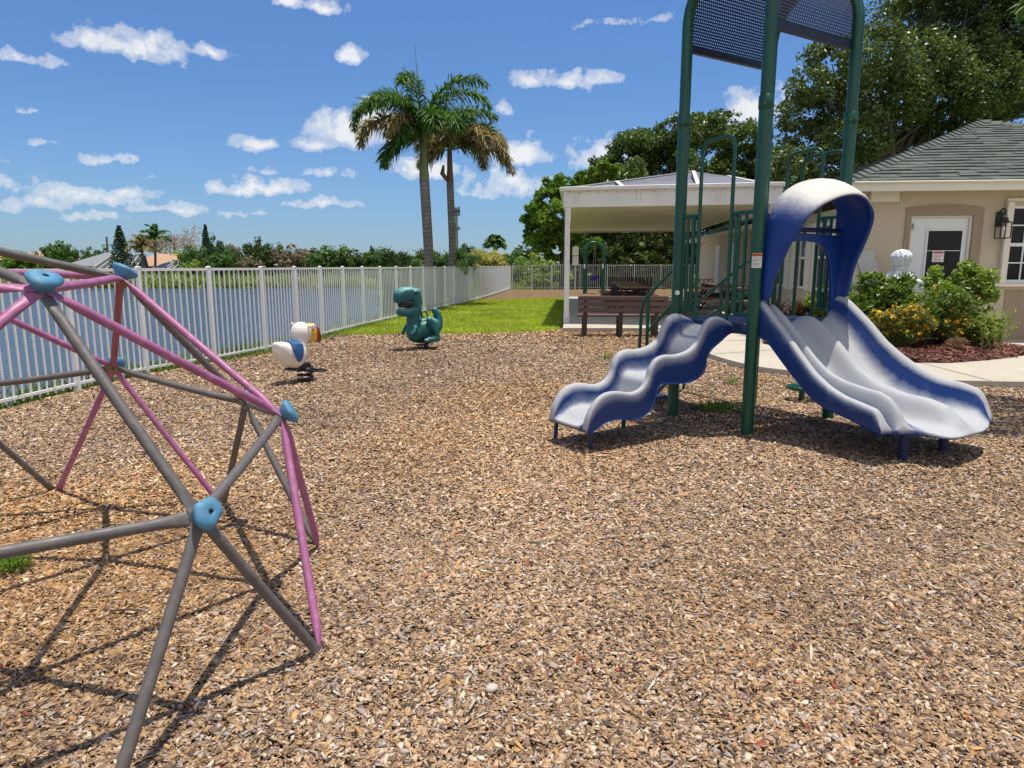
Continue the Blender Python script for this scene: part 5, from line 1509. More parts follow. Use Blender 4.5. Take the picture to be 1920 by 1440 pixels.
def crown_pts(clumps, n, seed, sub=.24, shell=.55, nsub=26):
    """points for leaves: every clump (centre, radii) is filled by smaller tufts near its surface"""
    r = np.random.default_rng(seed); out = []
    vol = np.array([c[1][0] * c[1][1] + c[1][0] * c[1][2] for c in clumps]); vol = vol / vol.sum()
    for (c, rad), fr in zip(clumps, vol):
        m_ = int(n * fr); c = np.array(c, float); rad = np.array(rad, float)
        d = r.normal(0, 1, (nsub, 3)); d /= np.linalg.norm(d, axis=1)[:, None]; d[:, 2] = np.where(d[:, 2] < -.5, d[:, 2] * .6, d[:, 2])
        k = shell + (1 - shell) * r.random(nsub) ** .6
        cc = c + d * rad * k[:, None]
        rs = rad.mean() * sub * np.exp(r.normal(0, .35, nsub))
        wgt = rs ** 2; wgt /= wgt.sum()
        idx = r.choice(nsub, m_, p=wgt)
        q = r.normal(0, 1, (m_, 3)); q /= np.linalg.norm(q, axis=1)[:, None]; q *= (r.random(m_) ** .45)[:, None]
        out.append(cc[idx] + q * rs[idx][:, None] * np.array([1.15, 1.15, .85]))
    return np.concatenate(out)

bark_m = M('grey bark', srgb(104, 92, 82), .9, .25, 3, bump=.02, bscale=12)
LM = {
 'oak': leaf_mat('oak leaves', [srgb(56, 72, 34), srgb(76, 94, 42), srgb(98, 114, 56), srgb(132, 142, 86), srgb(64, 80, 38)], .25, .4, .5),
 'fig': leaf_mat('broad dark leaves', [srgb(54, 74, 34), srgb(76, 98, 42), srgb(100, 120, 56), srgb(126, 140, 80)], .27, .42, .45),
 'bright': leaf_mat('bright leaves', [srgb(80, 108, 36), srgb(108, 140, 48), srgb(136, 162, 68), srgb(92, 124, 42)], .36),
 'far': leaf_mat('far dark leaves', [srgb(50, 72, 36), srgb(68, 92, 44), srgb(88, 110, 58)], .25),
 'farmid': leaf_mat('far mid leaves', [srgb(60, 90, 40), srgb(82, 114, 50), srgb(104, 132, 66)], .3),
 'pine': leaf_mat('dark needles', [srgb(42, 66, 46), srgb(58, 84, 56), srgb(72, 98, 66)], .15),
 'bare': leaf_mat('bare twig haze', [srgb(158, 142, 130), srgb(184, 168, 154), srgb(140, 126, 114)], .1),
 'bloom': leaf_mat('pinkish bloom', [srgb(112, 108, 78), srgb(148, 130, 114), srgb(92, 100, 58), srgb(166, 148, 134)], .2),
 'gold': leaf_mat('gold fronds', [srgb(168, 164, 84), srgb(206, 190, 110), srgb(118, 130, 62), srgb(224, 208, 138)], .3),
 'bushy': leaf_mat('glossy shrub leaves', [srgb(72, 94, 30), srgb(100, 128, 44), srgb(134, 156, 66), srgb(82, 108, 36)], .35, .4, .5),
 'lush': leaf_mat('light shrub leaves', [srgb(98, 124, 42), srgb(134, 158, 62), srgb(168, 184, 98), srgb(114, 140, 50)], .4, .42, .5),
 'dusty': leaf_mat('dusty shrub leaves', [srgb(96, 108, 52), srgb(118, 130, 62), srgb(140, 146, 84), srgb(80, 96, 42)], .35),
 'wine': leaf_mat('dark red strap leaves', [srgb(72, 40, 34), srgb(98, 62, 44), srgb(64, 54, 34), srgb(116, 90, 60)], .2),
 'dry': leaf_mat('dry twigs', [srgb(142, 108, 84), srgb(168, 132, 104), srgb(110, 84, 66)], .1),
 'yellow': leaf_mat('yellow flowers', [srgb(226, 178, 34), srgb(238, 200, 62), srgb(220, 150, 40)], .3),
 'orange': leaf_mat('orange flowers', [srgb(226, 140, 70), srgb(236, 170, 110), srgb(212, 110, 70)], .3),
 'frond': leaf_mat('green palm leaflets', [srgb(52, 84, 34), srgb(74, 108, 42), srgb(96, 130, 56)], .3),
 'frondbrown': leaf_mat('browning palm leaflets', [srgb(104, 104, 54), srgb(142, 128, 78), srgb(168, 146, 104), srgb(88, 98, 46)], .3),
}
def limb_mesh(trunk, r0, tips, seed=1):
    r = random.Random(seed); mb = MB()
    b0, b1 = Vector(trunk[0]), Vector(trunk[1])
    mid = lerp(b0, b1, .5) + Vector((r.uniform(-.1, .1), r.uniform(-.1, .1), 0)) * r0 * 3
    mb.tube(bez([b0, mid, b1], 5), list(np.linspace(r0 * 1.15, r0 * .7, 11)), 10)
    for tip in tips:
        s = lerp(b0, b1, r.uniform(.6, 1)); tip = Vector(tip)
        m1 = lerp(s, tip, .45) + Vector((r.uniform(-1, 1), r.uniform(-1, 1), r.uniform(0, 1))) * (tip - s).length * .12
        mb.tube(bez([s, m1, tip], 5), list(np.linspace(r0 * .5, r0 * .07, 11)), 7)
        for k in range(3):
            s2 = lerp(m1, tip, r.uniform(0, .7)); e2 = s2 + Vector((r.uniform(-1, 1), r.uniform(-1, 1), r.uniform(-.1, .9))) * (tip - s).length * .33
            mb.tube([s2, lerp(s2, e2, .5) + Vector((0, 0, .1)), e2], [r0 * .2, r0 * .12, r0 * .04], 5)
    return mb
def tree(name, loc, label, cat, clumps, n, L, Wd, mat, seed, trunk_top, r0, group=None, sub=.24, shell=.55, nsub=26, trunk_mat=None, updir=.35):
    loc = Vector(loc); t = empty(name, loc, label, cat, group)
    pts = crown_pts(clumps, n, seed, sub, shell, nsub) - np.array(loc)
    V, Q = leaves(pts, L, Wd, seed + 1, updir)
    link('crown', quads_mesh('crown', V, 0, Q, mat), t)
    tips = [c for c, _ in clumps]
    obj('trunk', limb_mesh((loc - up * .2, trunk_top), r0, tips, seed), trunk_mat or bark_m, t, 60)
    return t
def px_clumps(L, depth, jit, seed):
    """clumps measured on the photo (u, v, radius in px) set at real depth"""
    r = random.Random(seed); out = []
    for (u, v, rp) in L:
        Y = depth + r.uniform(-jit, jit); p = at(u, v, Y); R = rp * Y / FPX
        out.append((tuple(p), (R, R * 1.1, R * .92)))
    return out

# big oak to the right, behind the clubhouse
ck = px_clumps([(1520, 165, 42), (1500, 215, 42), (1560, 120, 46), (1510, 275, 50), (1575, 200, 60), (1600, 270, 60), (1640, 110, 58), (1690, 50, 55), (1660, 190, 70), (1720, 130, 70), (1770, 40, 70), (1790, 130, 70),
                (1700, 240, 60), (1760, 200, 60), (1860, 70, 70), (1850, 170, 60), (1900, 140, 70), (1780, -50, 90), (1880, -40, 90), (1960, 60, 90), (1960, 180, 90), (1560, 310, 50), (1640, 300, 50), (2060, 40, 120), (2060, 180, 100), (1480, 310, 36), (1900, -140, 110), (1840, 215, 50)], 30, 3.2, 3)
tree('oak_tree', (15.5, 31, 0), 'tall dark oak tree rising behind the tiled roof of the clubhouse', 'tree', ck, 150000, .165, .09, LM['oak'], 41, (16.5, 31, 5.5), .3, sub=.24, nsub=40)
# wide oak behind the canopy
ck = px_clumps([(1140, 318, 34), (1110, 345, 30), (1180, 300, 44), (1225, 280, 46), (1270, 258, 40), (1320, 250, 38), (1360, 246, 36), (1395, 270, 40), (1250, 320, 60), (1320, 310, 60), (1390, 320, 55), (1180, 350, 50), (1430, 320, 45), (1100, 400, 40), (1150, 420, 55), (1220, 400, 60), (1290, 390, 60), (1370, 390, 60), (1440, 380, 60), (1480, 330, 45), (1120, 460, 42), (1190, 465, 45), (1260, 465, 45), (1330, 450, 45), (1400, 450, 45), (1470, 440, 50)], 50, 3.5, 5)
tree('oak_tree', (9.5, 51, 0), 'broad fine leafed oak tree spreading over and behind the white canopy', 'tree', ck, 125000, .26, .14, LM['fig'], 51, (9.5, 51, 4.5), .36, sub=.25, nsub=36)
# dark undergrowth trees beneath it, beyond the far fence
for i, (u, v, rp, lab) in enumerate([(1120, 475, 34, 'dark low evergreen bush under the canopy left of the swing arch'), (1185, 470, 40, 'dark low evergreen bush behind the green swing arch'), (1250, 468, 42, 'dark low evergreen bush beyond the picnic tables')]):
    ck = px_clumps([(u - 18, v + 8, rp), (u + 18, v + 4, rp), (u, v - 22, rp * .9), (u + 5, v + 25, rp), (u - 22, v + 48, rp * .8), (u + 22, v + 48, rp * .8), (u, v + 60, rp * .7)], 46.5, .6, 7 + i)
    p = at(u, 500, 46.5); tree('evergreen_bush', (p.x, p.y, 0), lab, 'bush', ck, 9500, .3, .16, LM['oak'], 61 + i, (p.x, p.y, 1.2), .12, 'bushes beyond the far fence')
# brighter tree left of the canopy
ck = px_clumps([(1040, 352, 22), (1058, 375, 28), (1022, 375, 22), (1010, 402, 24), (1045, 405, 30), (1000, 418, 18), (1075, 350, 22), (1090, 400, 30), (1030, 440, 30), (1065, 440, 34), (1010, 455, 22), (1045, 470, 30), (1085, 460, 32), (1112, 330, 20), (985, 410, 10), (990, 440, 10), (1135, 320, 20)], 44.5, 1.2, 6)
tree('fig_tree', (3.3, 44.5, 0), 'bright green broad leafed tree left of the white canopy', 'tree', ck, 22000, .27, .16, LM['bright'], 71, (3.4, 44.5, 3.4), .2, sub=.28, nsub=18)

# ------------------------------------------------------------------ palms
def frond_mesh(p0, az, el, L, droop, n=46, ll=.42, lw=.035, plume=.9, seed=0, curl=0.0, lrise=.1):
    r = np.random.default_rng(seed); p0 = Vector(p0)
    pts = []; p = p0.copy(); e = el; m_ = 14; ds = L / m_; a = az
    for k in range(m_ + 1):
        pts.append(p.copy()); d = Vector((math.cos(e) * math.cos(a), math.cos(e) * math.sin(a), math.sin(e)))
        p = p + d * ds; e -= droop / m_ * (.4 + 1.2 * k / m_); a += curl / m_
    V = []; Q = []
    def P_at(s):
        x = s * m_; i = min(m_ - 1, int(x)); return lerp(pts[i], pts[i + 1], x - i), (pts[i + 1] - pts[i]).normalized()
    for k in range(n):
        s = .12 + .88 * k / (n - 1) ; base, t_ = P_at(min(.999, s))
        side = t_.cross(Vector((0, 0, 1))); side = side.normalized() if side.length > .05 else Vector((math.sin(az), -math.cos(az), 0))
        nrm = side.cross(t_).normalized()
        l = ll * (math.sin(PI * (.12 + .84 * s)) ** .6)
        for sg in (-1, 1):
            for q in range(2):
                ph = r.normal(lrise, plume * .6)
                d = (side * sg * math.cos(ph) + nrm * math.sin(ph)) * .82 + t_ * (.5 + .15 * r.random())
                d.normalize(); l2 = l * r.uniform(.8, 1.15)
                m1 = base + d * l2 * .55 + Vector((0, 0, -.04 * l2)); tp = base + d * l2 * .93 + Vector((0, 0, -.38 * l2 * r.uniform(.6, 1.3)))
                wv = d.cross(Vector((r.normal(0, .5), r.normal(0, .5), 1))).normalized() * lw / 2
                o = len(V); V += [base - wv * .5, base + wv * .5, m1 + wv, m1 - wv, tp + wv * .15, tp - wv * .15]
                Q += [(o, o + 1, o + 2, o + 3), (o + 3, o + 2, o + 4, o + 5)]
    return V, Q, pts
stem_g = M('green palm stem', srgb(104, 122, 62), .5, .15, 3)
def frond(par, p0, az, el, L, droop, mat, **k):
    off = base_of(par); V, Q, pts = frond_mesh(p0, math.radians(az), math.radians(el), L, math.radians(droop), **k)
    f = link('frond', quads_mesh('frond', np.array([tuple(v - off) for v in V]), 0, np.array(Q), mat), par)
    obj('frond_stem', MB().tube(pts, list(np.linspace(.028, .006, len(pts))), 6), stem_g, f, 60)
    return f
m, t, b = new_mat('ringed palm trunk')
co = t.coord('Object')
wv_ = t.node('ShaderNodeTexWave', bands_direction='Z', ins={'Scale': 2.4, 'Distortion': 2.6, 'Detail': 4}); t.l.new(co, wv_.inputs['Vector'])
c = t.ramp(t.noise(4, 5, .65, co), [(.3, srgb(108, 99, 92)), (.7, srgb(148, 137, 127))])
t.l.new(t.mix(t.ramp(wv_.outputs[1], [(.7, 0.0), (.95, .4)]), c, srgb(78, 62, 52)), b.inputs['Base Color']); b.inputs['Roughness'].default_value = .9
t.l.new(t.bump(wv_.outputs[1], .02, .6), b.inputs['Normal'])
trunk_m = m
crown_sh = M('green crownshaft', srgb(112, 118, 66), .5, .2, 2)
crown_br = M('brown crownshaft', srgb(112, 88, 62), .6, .25, 2)
def palm(base, top, rb, rt, cs_len, label, shaft_mat, seed):
    t = empty('palm_tree', base, label, 'palm tree'); b, tp = Vector(base), Vector(top)
    d = (tp - b).normalized(); sb = tp - d * cs_len
    mid = lerp(b, sb, .5) + Vector((.05, 0, 0))
    pts = bez([b - up * .3, lerp(b, sb, .3) + Vector((.02, 0, 0)), mid, sb], 6)
    n = len(pts)
    obj('trunk', MB().tube(pts, [rb * (1.12 - .12 * min(1, k / 3)) * (1 - k / n) + rb * 1.02 * (k / n) for k in range(n)], 18), trunk_m, t, 60)
    obj('crownshaft', MB().tube([sb - d * .02, sb + d * .12, lerp(sb, tp, .5), tp, tp + d * .25], [rb * .98, rb * 1.03, rb * .8, rt, rt * .5], 16), shaft_mat, t, 60)
    return t
YA, YB = 22.5, 25.5
bA = at(803, 500, YA); bA.z = terrain(np.array([bA.x]), np.array([bA.y]))[0]; tA = at(793, 268, YA)
pA = palm(bA, tA, .152, .10, at(793, 268, YA).z - at(796, 337, YA).z, 'tall palm with green crown shaft and sweeping green fronds, left of the pair', crown_sh, 1)
bB = at(846, 500, YB); bB.z = terrain(np.array([bB.x]), np.array([bB.y]))[0]; tB = at(843, 285, YB)
pB = palm(bB, tB, .125, .085, at(843, 285, YB).z - at(844, 345, YB).z, 'tall palm with browning drooping fronds, right of the pair', crown_br, 2)
# fronds: azimuth (0 = right, 180 = left, -90 = towards the viewer), start elevation, length, droop
G, Bn = LM['frond'], LM['frondbrown']
o = tA + up * .05
for i, (az, el, L, dr, mt) in enumerate([(176, 72, 3.35, 190, G), (196, 48, 2.6, 165, Bn), (200, 8, 1.7, 120, G), (150, 78, 3.2, 150, G), (20, 82, 3.3, 120, G), (-10, 74, 3.0, 150, G), (60, 70, 2.4, 140, G), (-70, 62, 2.2, 190, G), (-100, 82, 3.0, 150, G), (-40, 55, 2.0, 150, G), (100, 50, 2.2, 150, Bn), (230, 55, 1.9, 165, Bn), (-120, 35, 1.6, 140, G), (215, 70, 2.6, 150, G)]):
    frond(pA, o, az, el, L * 1.0, dr, mt, n=84, ll=.56, lw=.044, seed=100 + i)
obj('spear_leaf', MB().tube([tA, tA + Vector((-.08, 0, 1.4)), tA + Vector((-.2, 0, 2.95))], [.03, .02, .005], 6), stem_g, pA, 60)
o = tB + up * .05
for i, (az, el, L, dr, mt) in enumerate([(2, 58, 2.7, 190, Bn), (-18, 40, 2.6, 150, Bn), (-40, 50, 2.3, 165, Bn), (20, 60, 2.6, 160, G), (80, 70, 2.4, 130, G), (-90, 60, 2.0, 185, Bn), (120, 60, 1.9, 150, Bn), (-120, 45, 1.6, 165, Bn), (-60, 75, 2.3, 140, G), (-5, 15, 2.5, 95, Bn), (160, 10, 1.3, 90, Bn), (50, 40, 2.3, 150, Bn), (-10, 78, 2.3, 130, G)]):
    frond(pB, o, az, el, L * 1.06, dr * 1.06, mt, n=80, ll=.56, lw=.044, seed=200 + i)
f0 = at(838, 338, YB - .1)
obj('flower_stub', MB().tube([f0, f0 + Vector((-.15, -.1, .22)), f0 + Vector((-.1, -.12, .5))], [.06, .09, .04], 8), crown_br, pB, 60)
# palm just outside the right edge, one crown reaching into the picture
pc_ = Vector((6.3, 6.0, 0)); pC = empty('palm_tree', pc_, 'palm whose fronds hang into the upper right corner of the view', 'palm tree')
obj('trunk', MB().tube([pc_ - up * .2, pc_ + Vector((.03, 0, 1.8)), pc_ + up * 3.7], [.13, .11, .10], 14), trunk_m, pC, 60)
for i, (az, el, L, dr) in enumerate([(180, 28, 2.25, 75), (150, 40, 2.3, 85), (215, 25, 2.2, 60), (120, 35, 2.2, 80), (250, 30, 2.1, 80), (60, 35, 2.1, 80), (0, 35, 2.1, 80), (300, 35, 2.1, 80)]):
    frond(pC, pc_ + up * 3.75, az, el, L, dr, LM['frond'], n=40, ll=.5, lw=.035, plume=.35, seed=300 + i)

# clumping palms and bushes at the foot of the pair
def fan_clump(name, loc, label, cat, n, Lr, elr, mat, ll, seed, droop=(60, 110), lw=.05, stem=None):
    r = random.Random(seed); loc = Vector(loc); t = empty(name, loc, label, cat)
    for k in range(n):
        a = 360 * k / n * 2.4 + r.uniform(-20, 20)
        frond(t, loc + Vector((r.uniform(-.25, .25), r.uniform(-.25, .25), .1)), a, r.uniform(*elr), r.uniform(*Lr), r.uniform(*droop), mat, n=26, ll=ll, lw=lw, plume=.5, seed=seed * 50 + k)
    return t
def foot(u, Y): 
    p = at(u, 500, Y); p.z = float(terrain(np.array([p.x]), np.array([p.y]))[0]); return p
def palm_bush(name, u0, u1, vt, Y, mat, mat2, label, seed, n=5200):
    a, b_ = at(u0, 500, Y), at(u1, 500, Y); p = foot((u0 + u1) / 2, Y); zt = at(u0, vt, Y).z; h = zt - p.z; w_ = b_.x - a.x; r = random.Random(seed)
    t = empty(name, p, label, 'palm', 'bushy palms behind the fence')
    cl = [((p.x + w_ * r.uniform(-.28, .28), Y + r.uniform(-.3, .3), p.z + h * r.uniform(.3, .78)), (w_ * .24, w_ * .24, h * .2)) for k in range(9)] + [((p.x, Y, p.z + h * .45), (w_ * .38, w_ * .32, h * .4))]
    pts = crown_pts(cl, n, seed, .34, .5, 18) - np.array(p)
    V, Q = leaves(pts, .42, .045, seed, .1); link('crown', quads_mesh('crown', V, 0, Q, mat), t)
    for k in range(13):
        az = 27.7 * k + r.uniform(-15, 15); frond(t, p + Vector((r.uniform(-.2, .2) * w_, 0, h * .3)), az, r.uniform(58, 86), h * r.uniform(.62, .82), r.uniform(60, 115), mat2, n=30, ll=.5, lw=.05, plume=.5, seed=seed * 60 + k)
    return t
palm_bush('areca_palm', 716, 792, 460, 27.5, LM['far'], LM['frond'], 'dense dark green clumping palm left of the tall palm trunks', 11)
palm_bush('areca_palm', 775, 842, 458, 30.0, LM['far'], LM['frond'], 'green clumping palm between the two tall palm trunks', 14)
palm_bush('areca_palm', 815, 884, 455, 28.0, LM['farmid'], LM['farmid'], 'light green clumping palm at the right palm trunk', 12)
palm_bush('gold_palm', 874, 950, 458, 44, LM['gold'], LM['gold'], 'golden yellow bushy palm behind the fence corner', 13, 7000)
t_ = empty('hanging_frond', (fence_x(24) - .1, 23.6, .2), 'single green palm frond hanging over the white fence top', 'palm frond')
hf = at(866, 505, 25.0)
frond(t_, hf + Vector((-.2, .3, .2)), -60, 25, 1.0, 150, LM['lush'], n=26, ll=.3, lw=.035, seed=991)

# ------------------------------------------------------------------ far shore: trees and houses
def unit_crown(kind, seed):
    r = np.random.default_rng(seed)
    if kind == 'round':
        cl = [((0, 0, .62), (.36, .36, .32))] + [((.3 * math.cos(a), .3 * math.sin(a), .42 + .2 * r.random()), (.24, .24, .24)) for a in np.linspace(0, 6.28, 7)[:-1]] + [((r.uniform(-.2, .2), r.uniform(-.2, .2), .2), (.34, .34, .18))]
        pts = crown_pts(cl, 2600, seed, .3, .6, 16); L, Wd = .085, .05
    elif kind == 'open':
        cl = [((r.uniform(-.38, .38), r.uniform(-.38, .38), r.uniform(.45, .85)), (.16, .16, .12)) for _ in range(16)]
        pts = crown_pts(cl, 1700, seed, .4, .4, 10); L, Wd = .07, .035
    elif kind == 'conifer':
        pts = []
        for k in range(19):
            z = .12 + .86 * k / 18; R_ = .42 * (1 - z) ** .85 + .02
            nb_ = 7
            for j in range(nb_):
                a = 6.28 * j / nb_ + k * .7
                s = r.random(26) ** .7; pts.append(np.stack([R_ * s * math.cos(a) + r.normal(0, .012, 26), R_ * s * math.sin(a) + r.normal(0, .012, 26), z + R_ * .18 * s + r.normal(0, .008, 26)], -1))
        pts = np.concatenate(pts); L, Wd = .06, .028
    elif kind == 'bare':
        cl = [((r.uniform(-.4, .4), r.uniform(-.4, .4), r.uniform(.5, .85)), (.2, .2, .14)) for _ in range(14)]
        pts = crown_pts(cl, 2600, seed, .5, .3, 14); L, Wd = .075, .012
    V, Q = leaves(pts, L, Wd, seed)
    me = quads_mesh('crown', V, 0, Q, LM['far'])
    if kind == 'conifer':
        tm = MB().tube([(0, 0, -.02), (0, 0, .98)], [.025, .004], 8)
    else:
        tm = limb_mesh(((0, 0, -.05), (0, 0, .42)), .035, [(.2, .1, .7), (-.22, .05, .65), (.02, -.2, .8), (-.05, .2, .75)], seed)
    mt = bpy.data.meshes.new('trunk'); mt.from_pydata([tuple(p) for p in tm.v], [], tm.f); mt.materials.append(bark_m); mt.update()
    return me, mt
UC = {k: [unit_crown(k, 500 + 7 * i + j) for j in range(n)] for i, (k, n) in enumerate((('round', 4), ('open', 1), ('conifer', 2), ('bare', 1)))}
def far_tree(name, kind, var, u0, u1, vt, Y, mat, label, group=None, cat='tree'):
    p = at((u0 + u1) / 2, 500, Y); p.z = float(terrain(np.array([p.x]), np.array([p.y]))[0])
    h = at(960, vt, Y).z - p.z; wd_ = (u1 - u0) / FPX * Y
    t = empty(name, p, label, cat, group)
    mc, mt = UC[kind][var % len(UC[kind])]
    for nm, me, sw_ in (('crown', mc, 1), ('trunk', mt, 0)):
        o = link(nm, me, t); o.scale = (wd_ * (1.5 if kind != 'conifer' else 1.3), wd_ * 1.3, h * (1.12 if kind != 'conifer' else 1.02)); o.rotation_euler.z = var * 1.9
        if sw_: o.material_slots[0].link = 'OBJECT'; o.material_slots[0].material = LM[mat]
    return t
FT = [
 ('broadleaf_tree', 'round', 0, 82, 126, 452, 96, 'farmid', 'round green tree beyond the orange roofed house at the far left'),
 ('bush', 'round', 1, 8, 68, 474, 84, 'bright', 'bright yellow green bush in front of the orange roof at the far left'),
 ('broadleaf_tree', 'round', 2, 116, 146, 465, 104, 'far', 'small dark tree left of the pale grey roof'),
 ('broadleaf_tree', 'round', 3, 160, 188, 464, 118, 'farmid', 'low green treetop showing above the grey roof ridge'),
 ('broadleaf_tree', 'round', 1, 184, 212, 466, 120, 'far', 'low dark treetop behind the grey roof beside the utility pole'),
 ('norfolk_pine', 'conifer', 0, 205, 254, 426, 86, 'pine', 'tall dark conifer standing by the screened pool cage'),
 ('bare_tree', 'bare', 0, 292, 368, 432, 104, 'bare', 'wide pale leafless tree behind the tan roofed house'),
 ('hedge_bush', 'round', 0, 296, 344, 470, 100, 'lush', 'clipped light green hedge bush behind the tan roof'),
 ('broadleaf_tree', 'round', 2, 345, 386, 460, 80, 'farmid', 'leafy mid green tree left of the second conifer'),
 ('norfolk_pine', 'conifer', 1, 374, 406, 424, 84, 'pine', 'slim tall dark conifer among green trees near the centre left'),
 ('broadleaf_tree', 'round', 3, 390, 422, 444, 88, 'far', 'tall dark tree touching the slim conifer on its right'),
 ('bush', 'round', 0, 394, 438, 468, 79, 'farmid', 'light leafy bush at the foot of the slim conifer'),
 ('bloom_tree', 'open', 0, 430, 470, 464, 92, 'bloom', 'dull pink blooming tree right of the slim conifer'),
 ('broadleaf_tree', 'round', 1, 460, 502, 451, 86, 'far', 'dark rounded tree below the thin mast on the far shore'),
 ('broadleaf_tree', 'round', 2, 492, 530, 456, 84, 'far', 'dark green tree between the two pink blooming trees'),
 ('bloom_tree', 'round', 3, 522, 582, 460, 82, 'bloom', 'broad dusty pink blooming tree on the far shore'),
 ('bush', 'round', 1, 440, 486, 482, 80, 'bloom', 'low pinkish brown bush on the lake edge'),
 ('broadleaf_tree', 'round', 0, 562, 596, 465, 86, 'far', 'narrow dark tree right of the dusty pink tree'),
 ('broadleaf_tree', 'round', 2, 590, 652, 460, 80, 'farmid', 'wide bright green tree on the far shore near the middle'),
 ('broadleaf_tree', 'round', 3, 640, 694, 469, 82, 'far', 'dark green tree in the middle of the far hedge row'),
 ('broadleaf_tree', 'round', 1, 684, 736, 468, 84, 'farmid', 'green tree at the right end of the far hedge row'),
 ('bush', 'round', 0, 345, 372, 486, 78, 'lush', 'small lime green bush at the water edge by the tan house'),
 ('broadleaf_tree', 'open', 0, 696, 708, 465, 180, 'far', 'tiny distant treetop left of the tall palms'),
 ('broadleaf_tree', 'round', 2, 950, 1008, 460, 70, 'far', 'distant dark tree with flat crown right of the golden palm'),
 ('bush', 'round', 1, 935, 985, 474, 58, 'farmid', 'bright green bush behind the double gate'),
 ('bush', 'round', 3, 975, 1030, 476, 54, 'lush', 'light green bush beyond the gate beside the bright tree'),
 ('bush', 'round', 0, 1000, 1062, 508, 50, 'bright', 'low rounded bright bush on the grass beyond the gate'),
 ('broadleaf_tree', 'open', 0, 868, 892, 462, 120, 'far', 'small distant tree between the palms and the golden palm'),
]
for a in FT: far_tree(a[0], *a[1:8], a[8], 'trees and bushes across the lake', 'bush' if 'bush' in a[0] else 'tree')
def far_palm(u, vt, Y, label, mat, seed, hw):
    p = at(u, 500, Y); p.z = float(terrain(np.array([p.x]), np.array([p.y]))[0]); tp = at(u + 2, vt + 12, Y)
    t = empty('palm_tree', p, label, 'palm tree', 'small palms across the lake')
    obj('trunk', MB().tube([p - up * .2, lerp(p, tp, .5) + Vector((.1, 0, 0)), tp], .16, 8), bark_m, t, 60)
    for k in range(11):
        a = 33 * k + seed * 11; frond(t, tp, a, 25 + 35 * (k % 3), hw, 95, mat, n=16, ll=.75, lw=.16, plume=.4, seed=seed * 40 + k)
far_palm(264, 455, 84, 'small palm with drooping olive fronds before the tan roof', LM['frondbrown'], 3, 2.1)
far_palm(288, 436, 92, 'taller dark palm in front of the bare tree', LM['frond'], 4, 2.3)
far_palm(926, 447, 62, 'distant small palm above the golden palm', LM['frond'], 5, .95)

# a low far-off wood closes the horizon
fx_ = rng.random(26000) * 520 - 430; fy_ = 165 + rng.random(26000) * 26; hh_ = 1.2 + 4.6 * fbm(fx_ + 900, fy_, 14, 77) ** 1.3
pts = np.stack([fx_, fy_, -.6 + hh_ * rng.random(26000) ** .6], -1)
V, Q = leaves(pts, 1.1, .6, 78); tag(link('far_wood', quads_mesh('far_wood', V, 0, Q, LM['far'])), 'low dark far-off woods along the horizon', 'woods', kind='stuff')
roof_gr = M('pale grey shingles', srgb(128, 131, 134), .9, .08, 3, bump=.01, bscale=8)
roof_or = M('orange tan tiles', srgb(176, 142, 114), .9, .1, 3, bump=.02, bscale=6)
roof_dk = M('dull grey shingles', srgb(130, 136, 136), .9, .08, 3)
wall_w = M('pale house wall', srgb(206, 198, 180), .8, .06, 2)
cage_m = M('screen cage mesh', srgb(70, 74, 74), .8, .1, 3)
cage_f = M('screen cage frame', srgb(206, 206, 202), .5)
